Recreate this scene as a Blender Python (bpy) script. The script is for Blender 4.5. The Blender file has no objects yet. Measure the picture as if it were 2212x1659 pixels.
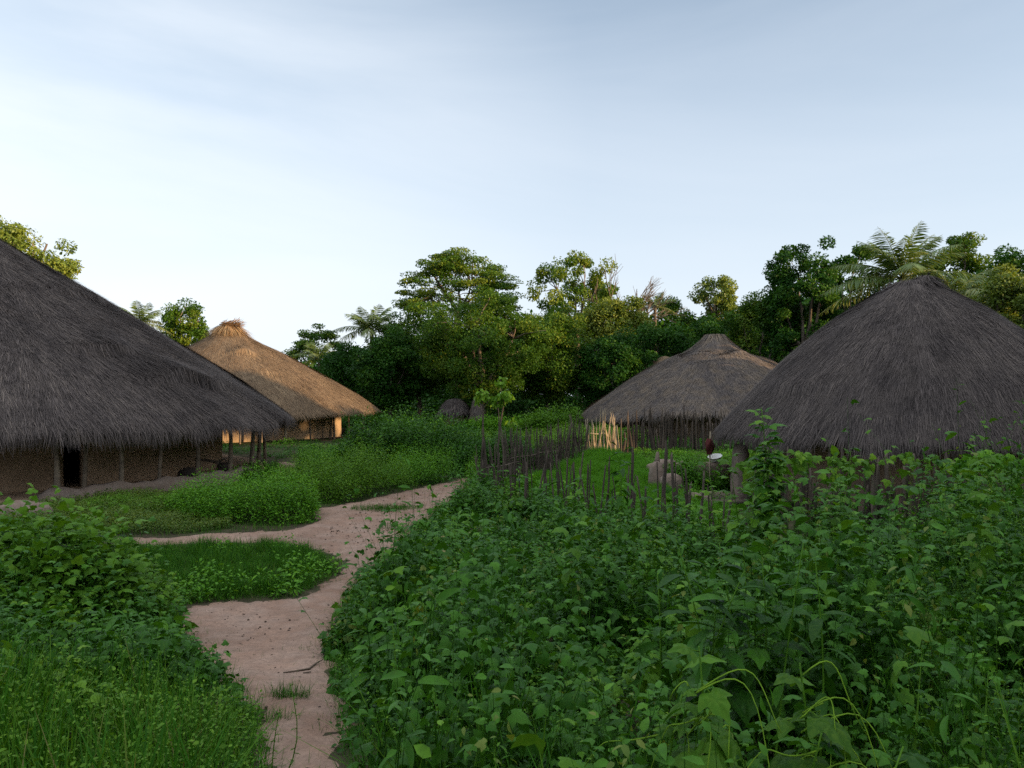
import bpy, math
import numpy as np
from math import radians as rad, sin, cos, tan, pi, atan2, sqrt

# ------------------------------------------------------------------ camera, sky, sun, exposure
S = bpy.context.scene
COL = S.collection
CAMZ, FPX, CX, HY = 3.0, 1671.0, 1106.0, 855.0      # eye height; focal length, centre and horizon measured on the photograph
cam_d = bpy.data.cameras.new('camera'); cam = bpy.data.objects.new('camera', cam_d); COL.objects.link(cam)
cam.location = (0, 0, CAMZ); cam.rotation_euler = (rad(90), 0, 0)
cam_d.sensor_width = 36; cam_d.lens = 36 * FPX / 2212.0
cam_d.shift_y = (HY - 829.5) / 2212.0
cam_d.clip_start = .05; cam_d.clip_end = 4000
S.camera = cam

SUN_EL, SUN_AZ = 10.5, 68.0                            # azimuth to the right of straight behind the camera
sh = np.array([sin(rad(SUN_AZ)), -cos(rad(SUN_AZ))])   # horizontal direction towards the sun
sl = np.array([cos(rad(SUN_AZ)), sin(rad(SUN_AZ))])
sun_d = bpy.data.lights.new('sun', 'SUN'); sun = bpy.data.objects.new('sun', sun_d); COL.objects.link(sun)
sun_d.energy = 5.0; sun_d.angle = rad(.53); sun_d.color = (1.0, .69, .38)
sun.rotation_euler = (rad(90 - SUN_EL), 0, atan2(sh[1], sh[0]) + pi / 2)
sun.location = (40, -45, 60)

W = bpy.data.worlds.new('World'); S.world = W; W.use_nodes = True
nt = W.node_tree; nt.nodes.clear()
def nn(tree, typ, **kw):
    n = tree.nodes.new(typ)
    for k, v in kw.items(): setattr(n, k, v)
    return n
out = nn(nt, 'ShaderNodeOutputWorld'); bg = nn(nt, 'ShaderNodeBackground'); bg.inputs[1].default_value = .15
sky = nn(nt, 'ShaderNodeTexSky', sky_type='NISHITA', sun_disc=False, sun_elevation=rad(SUN_EL),
         sun_rotation=atan2(sh[0], sh[1]) % (2 * pi), altitude=0, air_density=1.0, dust_density=1.3, ozone_density=1.2)
# thin high cirrus drawn out across the sky
tc = nn(nt, 'ShaderNodeTexCoord'); sep = nn(nt, 'ShaderNodeSeparateXYZ'); nt.links.new(tc.outputs['Generated'], sep.inputs[0])
mp = nn(nt, 'ShaderNodeMapping'); mp.inputs['Scale'].default_value = (1.0, 1.0, 4.2); mp.inputs['Rotation'].default_value = (rad(6), rad(15), 0)
nt.links.new(tc.outputs['Generated'], mp.inputs[0])
no = nn(nt, 'ShaderNodeTexNoise'); no.inputs['Scale'].default_value = 1.1; no.inputs['Detail'].default_value = 7; no.inputs['Roughness'].default_value = .52; no.inputs['Distortion'].default_value = .5
nt.links.new(mp.outputs[0], no.inputs['Vector'])
rmp = nn(nt, 'ShaderNodeMapRange'); rmp.inputs['From Min'].default_value = .36; rmp.inputs['From Max'].default_value = .78; rmp.inputs['To Max'].default_value = .38
nt.links.new(no.outputs[0], rmp.inputs[0])
veil = nn(nt, 'ShaderNodeMapRange'); veil.inputs['From Min'].default_value = .0; veil.inputs['From Max'].default_value = .5   # haze veil low over the horizon
veil.inputs['To Min'].default_value = .9; veil.inputs['To Max'].default_value = .12; nt.links.new(sep.outputs[2], veil.inputs[0])
mx0 = nn(nt, 'ShaderNodeMix', data_type='RGBA'); mx0.inputs['B'].default_value = (3.6, 4.02, 4.65, 1)
nt.links.new(veil.outputs[0], mx0.inputs['Factor']); nt.links.new(sky.outputs[0], mx0.inputs['A'])
mx = nn(nt, 'ShaderNodeMix', data_type='RGBA'); mx.inputs['B'].default_value = (3.75, 4.05, 4.45, 1)
nt.links.new(rmp.outputs[0], mx.inputs['Factor']); nt.links.new(mx0.outputs['Result'], mx.inputs['A'])
hi = nn(nt, 'ShaderNodeMapRange'); hi.inputs['From Min'].default_value = .5; hi.inputs['From Max'].default_value = .85; hi.inputs['To Max'].default_value = .8   # bright overhead cloud added out of view to lift the shaded foreground
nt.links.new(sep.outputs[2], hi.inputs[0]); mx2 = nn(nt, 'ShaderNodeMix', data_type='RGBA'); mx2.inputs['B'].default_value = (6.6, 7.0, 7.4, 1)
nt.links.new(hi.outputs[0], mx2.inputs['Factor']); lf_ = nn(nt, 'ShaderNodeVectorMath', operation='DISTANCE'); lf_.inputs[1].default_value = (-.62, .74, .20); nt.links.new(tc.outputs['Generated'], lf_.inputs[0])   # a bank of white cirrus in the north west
lr = nn(nt, 'ShaderNodeMapRange'); lr.inputs['From Min'].default_value = .75; lr.inputs['From Max'].default_value = .05; lr.inputs['To Max'].default_value = 1.0; nt.links.new(lf_.outputs['Value'], lr.inputs[0])
lm_ = nn(nt, 'ShaderNodeMath', operation='MULTIPLY_ADD'); nt.links.new(no.outputs[0], lm_.inputs[0]); lm_.inputs[1].default_value = 2.0; lm_.inputs[2].default_value = -.2
lk = nn(nt, 'ShaderNodeMath', operation='MULTIPLY', use_clamp=True); nt.links.new(lr.outputs[0], lk.inputs[0]); nt.links.new(lm_.outputs[0], lk.inputs[1])
mx3 = nn(nt, 'ShaderNodeMix', data_type='RGBA'); mx3.inputs['B'].default_value = (4.35, 4.6, 4.85, 1); nt.links.new(lk.outputs[0], mx3.inputs['Factor']); nt.links.new(mx.outputs['Result'], mx3.inputs['A'])
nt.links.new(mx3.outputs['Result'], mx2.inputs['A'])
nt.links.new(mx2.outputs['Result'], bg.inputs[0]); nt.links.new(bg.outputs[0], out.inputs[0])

S.view_settings.view_transform = 'Standard'; S.view_settings.look = 'None'
S.view_settings.exposure = 0.68; S.view_settings.gamma = 1
S.view_settings.use_curve_mapping = False
S.render.engine = 'CYCLES'
S.cycles.max_bounces = 8; S.cycles.diffuse_bounces = 2; S.cycles.glossy_bounces = 2; S.cycles.transmission_bounces = 3
S.cycles.transparent_max_bounces = 4; S.cycles.use_denoising = False
S.cycles.caustics_reflective = False; S.cycles.caustics_refractive = False

# ------------------------------------------------------------------ helpers
R = np.random.default_rng(11)
def ss(a, b, x):
    t = np.clip((np.asarray(x, float) - a) / (b - a), 0, 1); return t * t * (3 - 2 * t)
def wob(x, y, f=1.0, s=0.0):                           # smooth pseudo noise, about -1..1
    return (np.sin(1.7 * f * x + .9 * f * y + s) + np.sin(-1.1 * f * x + 1.9 * f * y + 2.1 * s + 1.3) + np.sin(2.9 * f * x - .6 * f * y + 3.7 * s)
            + .7 * np.sin(3.1 * f * x + 3.7 * f * y + 1.7 * s + .4)) / 3.0
def H(x, y):                                           # the lie of the land
    x = np.asarray(x, float); y = np.asarray(y, float)
    h = 1.2 * (1 - ss(0, 12, y)) * ss(-30, -2, y)
    h = h + .25 * ss(-6, -12, x) * ss(10, 20, y) + .45 * ss(0, 4, x) * ss(23, 36, y) + .2 * ss(34, 50, y)
    return h + .035 * wob(x, y, .45) + .02 * wob(x, y, 1.3, 2.)
def pt(px, py, d):                                     # point at depth d on the line of sight through a photo pixel
    return np.array([(px - CX) / FPX * d, d, CAMZ - (py - HY) / FPX * d])
def gnd(px, py):                                       # where that line of sight meets the land
    d = 3.0
    for _ in range(400):
        p = pt(px, py, d)
        g = p[2] - float(H(p[0], p[1]))
        if g < .003: break
        d += max(.004, min(.4, g * .8))
    return np.array([p[0], p[1]])
def nrm(v):
    v = np.asarray(v, float); return v / np.maximum(np.linalg.norm(v, axis=-1, keepdims=True), 1e-9)

class MB:
    def __init__(s): s.V = []; s.F = []; s.A = []; s.n = 0
    def add(s, V, faces, var=.5):
        V = np.asarray(V, float).reshape(-1, 3)
        for f in faces:
            if len(f): s.F.append(np.asarray(f, int) + s.n)
        s.V.append(V); s.A.append(np.broadcast_to(np.asarray(var, float), (len(V),)).copy()); s.n += len(V)
    def build(s, name, mat, parent=None, smooth=True, origin=None):
        me = bpy.data.meshes.new(name)
        V = np.concatenate(s.V)
        if origin is not None: V = V - np.asarray(origin)
        me.vertices.add(len(V)); me.vertices.foreach_set('co', V.astype(np.float32).ravel())
        tot = np.concatenate([np.full(len(f), f.shape[1]) for f in s.F]); li = np.concatenate([f.ravel() for f in s.F])
        me.loops.add(len(li)); me.loops.foreach_set('vertex_index', li.astype(np.int32))
        me.polygons.add(len(tot)); me.polygons.foreach_set('loop_start', np.concatenate([[0], np.cumsum(tot)[:-1]]).astype(np.int32))
        me.polygons.foreach_set('use_smooth', np.full(len(tot), smooth))
        me.update(calc_edges=True)
        a = me.attributes.new('var', 'FLOAT', 'POINT'); a.data.foreach_set('value', np.concatenate(s.A).astype(np.float32))
        me.materials.append(mat)
        o = bpy.data.objects.new(name, me); COL.objects.link(o)
        if origin is not None: o.location = origin
        if parent is not None:
            o.parent = parent
        return o

def tag(o, label, cat, group=None, kind=None):
    o['label'] = label; o['category'] = cat
    if group: o['group'] = group
    if kind: o['kind'] = kind
    return o
def empty(name, loc, label, cat, group=None):
    o = bpy.data.objects.new(name, None); COL.objects.link(o); o.location = loc; o.empty_display_size = .2
    return tag(o, label, cat, group)
def part(mb, name, mat, root, smooth=True, sub=None):   # world-space builder -> child of root (or of root's part sub, which sits at root's origin)
    L = np.array(root.location); mb.V = [v - L for v in mb.V]
    return mb.build(name, mat, sub or root, smooth)

def tube(mb, P, rads, sides=6, var=.5, cap=True):
    P = np.asarray(P, float); k = len(P); rads = np.broadcast_to(np.asarray(rads, float), (k,))
    T = nrm(np.gradient(P, axis=0)); ref = np.array([0, 0, 1.]) if abs(T[0][2]) < .9 else np.array([1., 0, 0])
    U = nrm(np.cross(T, ref)); Wv = np.cross(T, U)
    a = np.linspace(0, 2 * pi, sides, endpoint=False)
    V = P[:, None] + rads[:, None, None] * (np.cos(a)[None, :, None] * U[:, None] + np.sin(a)[None, :, None] * Wv[:, None])
    i = np.arange(k - 1)[:, None] * sides; j = np.arange(sides)[None]; j2 = (j + 1) % sides
    Q = np.stack([i + j, i + j2, i + sides + j2, i + sides + j], -1).reshape(-1, 4)
    fs = [Q]
    if cap: fs += [np.arange(sides)[None, ::-1], (np.arange(sides) + (k - 1) * sides)[None]]
    mb.add(V.reshape(-1, 3), fs, var)
def inst(mb, T, faces, pos, d, n, sc, var):
    y = nrm(d); x = nrm(np.cross(y, n)); z = np.cross(x, y)
    sc = np.broadcast_to(np.asarray(sc, float), (len(pos),))
    V = pos[:, None] + sc[:, None, None] * (T[None, :, 0:1] * x[:, None] + T[None, :, 1:2] * y[:, None] + T[None, :, 2:3] * z[:, None])
    off = (np.arange(len(pos)) * len(T))[:, None, None]
    mb.add(V.reshape(-1, 3), [(np.asarray(f)[None] + off).reshape(-1, len(f[0])) for f in faces], np.repeat(np.broadcast_to(var, (len(pos),)), len(T)))

# leaf shapes: x across, y base to tip, z up
DIA = (np.array([(0, 0, 0), (.3, .45, .07), (0, 1, -.08), (-.3, .45, .07)]), [[(0, 1, 2, 3)]])
OVA = (np.array([(0, 0, 0), (-.27, .27, .07), (0, .33, 0), (.27, .27, .07), (-.24, .62, .03), (0, .66, -.02), (.24, .62, .03), (0, 1, -.14)]),
       [[(0, 3, 2), (0, 2, 1), (5, 6, 7), (5, 7, 4)], [(2, 3, 6, 5), (1, 2, 5, 4)]])
_lo = [(.0, .06, 0), (.22, -.08, -.06), (.40, .06, -.08), (.60, .34, -.20), (.33, .42, -.02), (.30, .66, -.09), (.15, .80, -.12), (0, 1.08, -.30),
       (-.15, .80, -.12), (-.30, .66, -.09), (-.33, .42, -.02), (-.60, .34, -.20), (-.40, .06, -.08), (-.22, -.08, -.06)]
LOB = (np.array([(0, .36, .09)] + _lo), [[(0, 1 + k, 1 + (k + 1) % 14) for k in range(14)]])
def _fine_lobed():                                      # the lobed leaf again with rounded outline, for plants close to the eye
    P = np.array(_lo); n = len(P); o = []
    for i in range(n):
        a, b, c, d = P[i - 1], P[i], P[(i + 1) % n], P[(i + 2) % n]
        for t in (0, 1 / 3, 2 / 3): o.append(.5 * (2 * b + (c - a) * t + (2 * a - 5 * b + 4 * c - d) * t * t + (3 * b - a - 3 * c + d) * t ** 3))
    o = np.array(o); m = len(o); cen = np.array([0, .36, .04]); ring = cen + (o - cen) * .55; ring[:, 2] += .05 + .025 * np.cos(np.arange(m) * 2 * pi / 6)
    i = np.arange(m); j = (i + 1) % m
    return np.concatenate([[cen], ring, o]), [[(0, 1 + a, 1 + b) for a, b in zip(i, j)], [(1 + a, 1 + m + a, 1 + m + b, 1 + b) for a, b in zip(i, j)]]
LOBF = _fine_lobed()
def _strip(nseg, w, droop, fold):
    V = []; F = []
    for k in range(nseg + 1):
        t = k / nseg; ww = w * (sin(pi * min(1, t * .93 + .07)) ** .8) if k < nseg else 0
        V += [(-ww, t, fold * ww - droop * t * t), (0, t, -droop * t * t), (ww, t, fold * ww - droop * t * t)]
        if k: b = 3 * (k - 1); F += [(b, b + 1, b + 4, b + 3), (b + 1, b + 2, b + 5, b + 4)]
    return np.array(V), [F]
LAN = _strip(6, .17, .35, .35)
LANF = _strip(3, .042, .3, .2)
BLD = (np.array([(-.018, 0, 0), (.018, 0, 0), (-.014, .5, -.03), (.014, .5, -.03), (0, 1, -.2)]), [[(0, 1, 3, 2)], [(2, 3, 4)]])

def sprigs(mb, B, h, leaf, size, k, lo=.35, pet=.5, stem=None, e0=-25, e1=40, lean=.15, col=(0, 1), tip=.55):
    """stems standing on the points B, heights h, k leaves each around the upper part of the stem"""
    n = len(B)
    if n == 0: return
    size = np.broadcast_to(np.asarray(size, float), (n,))
    la = R.uniform(0, 2 * pi, n); lm = np.abs(R.normal(0, lean, n)) * h
    ld = np.stack([np.cos(la) * lm, np.sin(la) * lm, 0 * la], 1)
    t = lo + (1 - lo) * (np.arange(k)[None] + R.uniform(0, 1, (n, k))) / k
    a = R.uniform(0, 6.28, n)[:, None] + 2.4 * np.arange(k)[None] + R.normal(0, .4, (n, k))
    e = np.radians(e0 + (e1 - e0) * ((t - lo) / (1 - lo)) ** 1.5 + R.normal(0, 16, (n, k)))
    P = B[:, None] + np.array([0, 0, 1.]) * (h[:, None] * t)[..., None] + ld[:, None] * (t ** 2)[..., None]
    hd = np.stack([np.cos(a), np.sin(a), 0 * a], -1)
    sz = size[:, None] * R.uniform(.6, 1.2, (n, k)) * (1 - (1 - tip) * ((t - lo) / (1 - lo)) ** 3)
    P = P + hd * (pet * sz)[..., None] * np.cos(e)[..., None] + np.array([0, 0, 1.]) * (pet * sz * np.sin(e) * .6)[..., None]
    d = hd * np.cos(e)[..., None] + np.array([0, 0, 1.]) * np.sin(e)[..., None]
    up = np.array([0, 0, 1.]) + R.normal(0, .45, (n, k, 3))
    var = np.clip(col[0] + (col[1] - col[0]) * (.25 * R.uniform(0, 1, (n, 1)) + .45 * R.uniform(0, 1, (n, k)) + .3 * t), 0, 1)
    inst(mb, leaf[0], leaf[1], P.reshape(-1, 3), d.reshape(-1, 3), up.reshape(-1, 3), sz.ravel(), var.ravel())
    if stem:
        ts = np.array([0, .5, 1.]); C = B[:, None] + np.array([0, 0, 1.]) * (h[:, None] * ts)[..., None] + ld[:, None] * (ts ** 2)[..., None]
        ang = np.array([0, 2.09, 4.19]); ring = np.stack([np.cos(ang), np.sin(ang), 0 * ang], 1)
        V = C[:, :, None] + ring[None, None] * (stem * (1 - .7 * ts))[None, :, None, None]
        q = [(3 * r + c, 3 * r + (c + 1) % 3, 3 * r + 3 + (c + 1) % 3, 3 * r + 3 + c) for r in range(2) for c in range(3)]
        off = (np.arange(n) * 9)[:, None, None]
        mb.add(V.reshape(-1, 3), [(np.array(q)[None] + off).reshape(-1, 4)], .55)

def poly_sd(x, y, P):                                  # signed distance, positive inside
    P = np.asarray(P, float); best = np.full(x.shape, 1e9); ins = np.zeros(x.shape, bool)
    for i in range(len(P)):
        a = P[i]; b = P[(i + 1) % len(P)]; ab = b - a
        t = np.clip(((x - a[0]) * ab[0] + (y - a[1]) * ab[1]) / max(ab @ ab, 1e-9), 0, 1)
        best = np.minimum(best, np.hypot(x - a[0] - t * ab[0], y - a[1] - t * ab[1]))
        c = ((a[1] > y) != (b[1] > y)) & (x < (b[0] - a[0]) * (y - a[1]) / (b[1] - a[1] + 1e-12) + a[0]); ins ^= c
    return np.where(ins, best, -best)
def sample(P, dens):                                   # random points in a polygon, dens per square metre
    P = np.asarray(P, float); lo, hi = P.min(0), P.max(0)
    n = int((hi - lo).prod() * dens); q = R.uniform(lo, hi, (n, 2))
    return q[poly_sd(q[:, 0], q[:, 1], P) > 0]

# ------------------------------------------------------------------ materials
def ramp_mat(name, stops, rough=.8, trans=0., spec=.25, bump=None, noise=None, coord='Object'):
    m = bpy.data.materials.new(name); m.use_nodes = True; t = m.node_tree; t.nodes.clear()
    o = nn(t, 'ShaderNodeOutputMaterial'); b = nn(t, 'ShaderNodeBsdfPrincipled'); b.inputs['Roughness'].default_value = rough
    b.inputs['Specular IOR Level'].default_value = spec
    at = nn(t, 'ShaderNodeAttribute', attribute_name='var'); cr = nn(t, 'ShaderNodeValToRGB')
    el = cr.color_ramp.elements
    while len(el) < len(stops): el.new(.5)
    for e, (p, c) in zip(el, stops): e.position = p; e.color = (*c, 1)
    t.links.new(at.outputs['Fac'], cr.inputs[0]); colr = cr.outputs[0]
    co = nn(t, 'ShaderNodeTexCoord')
    if noise:                                          # (scale, amount, colour): blotches of another colour in the surface
        for sc, amt, c2 in noise:
            nz = nn(t, 'ShaderNodeTexNoise'); nz.inputs['Scale'].default_value = sc; nz.inputs['Detail'].default_value = 6
            t.links.new(co.outputs[coord], nz.inputs['Vector'])
            mr = nn(t, 'ShaderNodeMapRange'); mr.inputs['From Min'].default_value = .42; mr.inputs['From Max'].default_value = .68; mr.inputs['To Max'].default_value = amt
            t.links.new(nz.outputs[0], mr.inputs[0])
            mi = nn(t, 'ShaderNodeMix', data_type='RGBA'); mi.inputs['B'].default_value = (*c2, 1)
            t.links.new(mr.outputs[0], mi.inputs['Factor']); t.links.new(colr, mi.inputs['A']); colr = mi.outputs['Result']
    t.links.new(colr, b.inputs['Base Color'])
    if bump:
        hs = None
        for sc, st in bump:
            nz = nn(t, 'ShaderNodeTexNoise'); nz.inputs['Scale'].default_value = sc; nz.inputs['Detail'].default_value = 5
            t.links.new(co.outputs[coord], nz.inputs['Vector'])
            bp = nn(t, 'ShaderNodeBump'); bp.inputs['Strength'].default_value = st; bp.inputs['Distance'].default_value = .5 / sc
            t.links.new(nz.outputs[0], bp.inputs['Height'])
            if hs is not None: t.links.new(hs, bp.inputs['Normal'])
            hs = bp.outputs[0]
        t.links.new(hs, b.inputs['Normal'])
    if trans:
        tr = nn(t, 'ShaderNodeBsdfTranslucent'); hv = nn(t, 'ShaderNodeMix', data_type='RGBA', blend_type='MULTIPLY')
        hv.inputs['Factor'].default_value = 1; hv.inputs['B'].default_value = (1.5, 1.35, .5, 1); t.links.new(colr, hv.inputs['A']); t.links.new(hv.outputs['Result'], tr.inputs[0])
        ms = nn(t, 'ShaderNodeMixShader'); ms.inputs[0].default_value = trans
        t.links.new(b.outputs[0], ms.inputs[1]); t.links.new(tr.outputs[0], ms.inputs[2]); t.links.new(ms.outputs[0], o.inputs[0])
    else: t.links.new(b.outputs[0], o.inputs[0])
    return m
M = {}
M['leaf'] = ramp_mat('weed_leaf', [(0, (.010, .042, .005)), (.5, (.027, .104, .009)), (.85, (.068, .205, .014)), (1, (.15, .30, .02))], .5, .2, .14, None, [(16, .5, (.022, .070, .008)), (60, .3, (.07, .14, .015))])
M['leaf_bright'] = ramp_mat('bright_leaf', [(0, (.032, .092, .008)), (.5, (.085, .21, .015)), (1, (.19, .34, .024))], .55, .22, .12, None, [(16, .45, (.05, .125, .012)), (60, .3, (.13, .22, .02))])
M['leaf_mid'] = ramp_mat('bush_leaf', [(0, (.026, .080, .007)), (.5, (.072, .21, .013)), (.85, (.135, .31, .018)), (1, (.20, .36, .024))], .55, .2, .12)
M['leaf_yellow'] = ramp_mat('yellowing_weed', [(0, (.04, .09, .014)), (.5, (.085, .16, .024)), (.9, (.16, .21, .035)), (1, (.22, .19, .06))], .6, .3, .25)
M['grass'] = ramp_mat('grass_blade', [(0, (.018, .070, .006)), (.6, (.042, .15, .009)), (.95, (.10, .21, .02)), (1, (.2, .18, .07))], .6, .25, .1)
M['rice'] = ramp_mat('rice_blade', [(0, (.036, .14, .007)), (.5, (.072, .23, .012)), (1, (.14, .33, .02))], .55, .35, .25)
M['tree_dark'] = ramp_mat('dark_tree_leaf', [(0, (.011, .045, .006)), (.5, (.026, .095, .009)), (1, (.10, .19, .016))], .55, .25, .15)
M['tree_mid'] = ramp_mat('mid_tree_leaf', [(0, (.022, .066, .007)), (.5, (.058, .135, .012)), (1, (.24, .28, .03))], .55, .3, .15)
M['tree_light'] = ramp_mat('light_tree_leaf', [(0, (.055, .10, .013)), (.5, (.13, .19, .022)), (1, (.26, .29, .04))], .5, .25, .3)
M['palm'] = ramp_mat('palm_leaflet', [(0, (.045, .10, .018)), (.5, (.10, .17, .036)), (1, (.24, .25, .08))], .45, .2, .4)
M['bark'] = ramp_mat('bark', [(0, (.10, .075, .055)), (1, (.25, .20, .155))], .9, 0, .1, [(9, .5)], [(3, .5, (.07, .055, .045))])
M['twigs'] = ramp_mat('bare_twig', [(0, (.10, .08, .06)), (1, (.19, .155, .12))], .9, 0, .1)
M['stake'] = ramp_mat('weathered_stake', [(0, (.060, .046, .037)), (.6, (.14, .108, .084)), (1, (.27, .205, .145))], .9, 0, .1, [(14, .5)], [(5, .6, (.055, .045, .04))])
M['stake_straw'] = ramp_mat('pale_stake', [(0, (.30, .24, .165)), (1, (.46, .37, .26))], .85, 0, .15, [(14, .4)], [(6, .4, (.22, .15, .085))])
M['post'] = ramp_mat('peeled_post', [(0, (.12, .09, .065)), (1, (.27, .21, .155))], .9, 0, .1, [(12, .6)], [(4, .6, (.09, .07, .055))])
M['thatch'] = ramp_mat('grey_thatch', [(0, (.028, .023, .022)), (.3, (.074, .061, .057)), (.7, (.150, .123, .114)), (1, (.31, .25, .205))], .85, 0, .12, None, [(.5, .45, (.060, .050, .049)), (1.7, .3, (.185, .15, .13))])
M['thatch_warm'] = ramp_mat('straw_thatch', [(0, (.095, .063, .040)), (.4, (.205, .138, .085)), (.8, (.30, .207, .125)), (1, (.48, .35, .21))], .85, 0, .12, None, [(.7, .4, (.15, .11, .075)), (2.0, .3, (.33, .24, .15))])
M['thatch_mix'] = ramp_mat('patchy_thatch', [(0, (.06, .051, .050)), (.4, (.135, .114, .106)), (.8, (.22, .18, .148)), (1, (.40, .30, .20))], .85, 0, .12, None, [(.6, .5, (.10, .085, .08)), (1.7, .35, (.30, .22, .14))])
M['mud'] = ramp_mat('mud_plaster', [(0, (.30, .205, .135)), (1, (.42, .29, .195))], .95, 0, .08, [(2.5, .4), (14, .15)], [(1.3, .5, (.19, .125, .082)), (4, .3, (.40, .29, .20))], 'Object')
M['mud_pale'] = ramp_mat('pale_mud_plaster', [(0, (.31, .22, .14)), (1, (.40, .285, .185))], .95, 0, .08, [(2.5, .3), (14, .4)], [(1.2, .5, (.30, .21, .13)), (5, .3, (.52, .40, .27))], 'Object')
M['mud_grey'] = ramp_mat('grey_mud', [(0, (.175, .125, .097)), (1, (.255, .188, .146))], .95, 0, .08, [(2.5, .5), (16, .5)], [(1.6, .5, (.13, .105, .09)), (6, .35, (.33, .27, .23))], 'Object')
M['soil'] = ramp_mat('dark_soil', [(0, (.036, .030, .02)), (1, (.058, .046, .03))], .95, 0, .05, [(3, .5), (20, .4)], [(.8, .7, (.045, .065, .022)), (3, .5, (.11, .085, .06))])
M['sand'] = ramp_mat('trodden_sand', [(0, (.225, .128, .087)), (1, (.415, .272, .203))], .95, 0, .08, [(2.2, .35), (11, .5), (45, .45)], [(.55, .6, (.23, .148, .108)), (2.4, .45, (.40, .30, .245)), (8, .4, (.18, .122, .095)), (30, .4, (.13, .09, .072))])
M['sand_warm'] = ramp_mat('yard_sand', [(0, (.42, .31, .20)), (1, (.50, .38, .25))], .95, 0, .08, [(3, .3), (15, .4)], [(1.5, .5, (.35, .25, .16))])
M['enamel'] = ramp_mat('white_enamel', [(0, (.72, .70, .66)), (1, (.8, .78, .74))], .4, 0, .5, None, [(7, .25, (.5, .46, .40))])
M['red_cloth'] = ramp_mat('dull_red_cloth', [(0, (.085, .024, .022)), (1, (.13, .036, .032))], .9, 0, .1, None, [(14, .6, (.07, .02, .02))])
M['clay'] = ramp_mat('dark_fired_clay', [(0, (.035, .028, .024)), (1, (.06, .045, .036))], .8, 0, .2, [(12, .3)])

# ------------------------------------------------------------------ land and paths
def axis(lo, hi, flo, fhi, fine, grow):
    v = list(np.arange(flo, fhi + 1e-6, fine)); st = fine
    while v[-1] < hi: st *= grow; v.append(v[-1] + st)
    st = fine
    while v[0] > lo: st *= grow; v.insert(0, v[0] - st)
    return np.array(v)
gx = axis(-1800, 1800, -24, 20, .4, 1.25); gy = axis(-400, 2200, -2, 52, .4, 1.25)
X, Y = np.meshgrid(gx, gy); nx_, ny_ = len(gx), len(gy)
def grid_faces(nx, ny):
    i = np.arange(ny - 1)[:, None] * nx + np.arange(nx - 1)[None]
    return np.stack([i, i + 1, i + nx + 1, i + nx], -1).reshape(-1, 4)
mb = MB(); mb.add(np.stack([X, Y, H(X, Y)], -1).reshape(-1, 3), [grid_faces(nx_, ny_)], .5)
o = mb.build('ground', M['soil']); tag(o, 'dark earth ground of the village under the weeds and grass', 'ground', kind='structure')

PATH_L = [(585, 1700), (578, 1640), (572, 1600), (560, 1560), (520, 1500), (460, 1450), (398, 1400), (384, 1350), (400, 1312), (560, 1300), (655, 1292), (735, 1250),
          (752, 1215), (690, 1185), (620, 1172), (430, 1173), (260, 1176), (255, 1162), (440, 1155), (600, 1149), (690, 1130), (690, 1100), (800, 1078), (880, 1062), (950, 1046), (1000, 1034)]
PATH_R = [(745, 1700), (735, 1640), (728, 1560), (712, 1480), (702, 1420), (712, 1370), (735, 1310), (770, 1260), (800, 1230), (850, 1205), (880, 1165), (912, 1130), (940, 1100), (975, 1070), (1012, 1046), (1032, 1036)]
PATH = np.array([gnd(*p) for p in PATH_L] + [gnd(*p) for p in PATH_R[::-1]])
BARE = np.array([gnd(*p) for p in [(175, 1203), (270, 1200), (275, 1216), (190, 1222)]])
LINK = np.array([gnd(*p) for p in [(604, 992), (640, 990), (645, 1012), (622, 1034), (600, 1030)]])
def path_sd(x, y):
    return np.maximum(np.maximum(poly_sd(x, y, PATH), poly_sd(x, y, BARE)), poly_sd(x, y, LINK))
px_, py_ = np.arange(-10.5, 1.5, .07), np.arange(2.5, 33, .07)
X, Y = np.meshgrid(px_, py_)
sd = path_sd(X, Y) + .10 * wob(X, Y, 2.3) + .07 * wob(X, Y, 6.3, 1.) + .045 * wob(X, Y, 14, 2) - .05
Z = H(X, Y) + np.clip(.012 + .12 * sd, -.05, .03) - .02 * ss(.15, .9, sd) + .006 * wob(X, Y, 5, 4) + .007 * wob(X, Y, 12, 6)
F = grid_faces(len(px_), len(py_)); keep = (sd.ravel()[F] > -.22).any(1); F = F[keep]
used = np.unique(F); rm = np.zeros(sd.size, int); rm[used] = np.arange(len(used))
mb = MB(); mb.add(np.stack([X, Y, Z], -1).reshape(-1, 3)[used], [rm[F]], np.clip(.5 + .35 * wob(X, Y, .9, 5) + .2 * wob(X, Y, 3.7, 2), 0, 1).ravel()[used])
o = mb.build('path', M['sand']); tag(o, 'trodden pinkish sand footpath winding from the foreground between the weeds to the fence', 'path', kind='structure')

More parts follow.
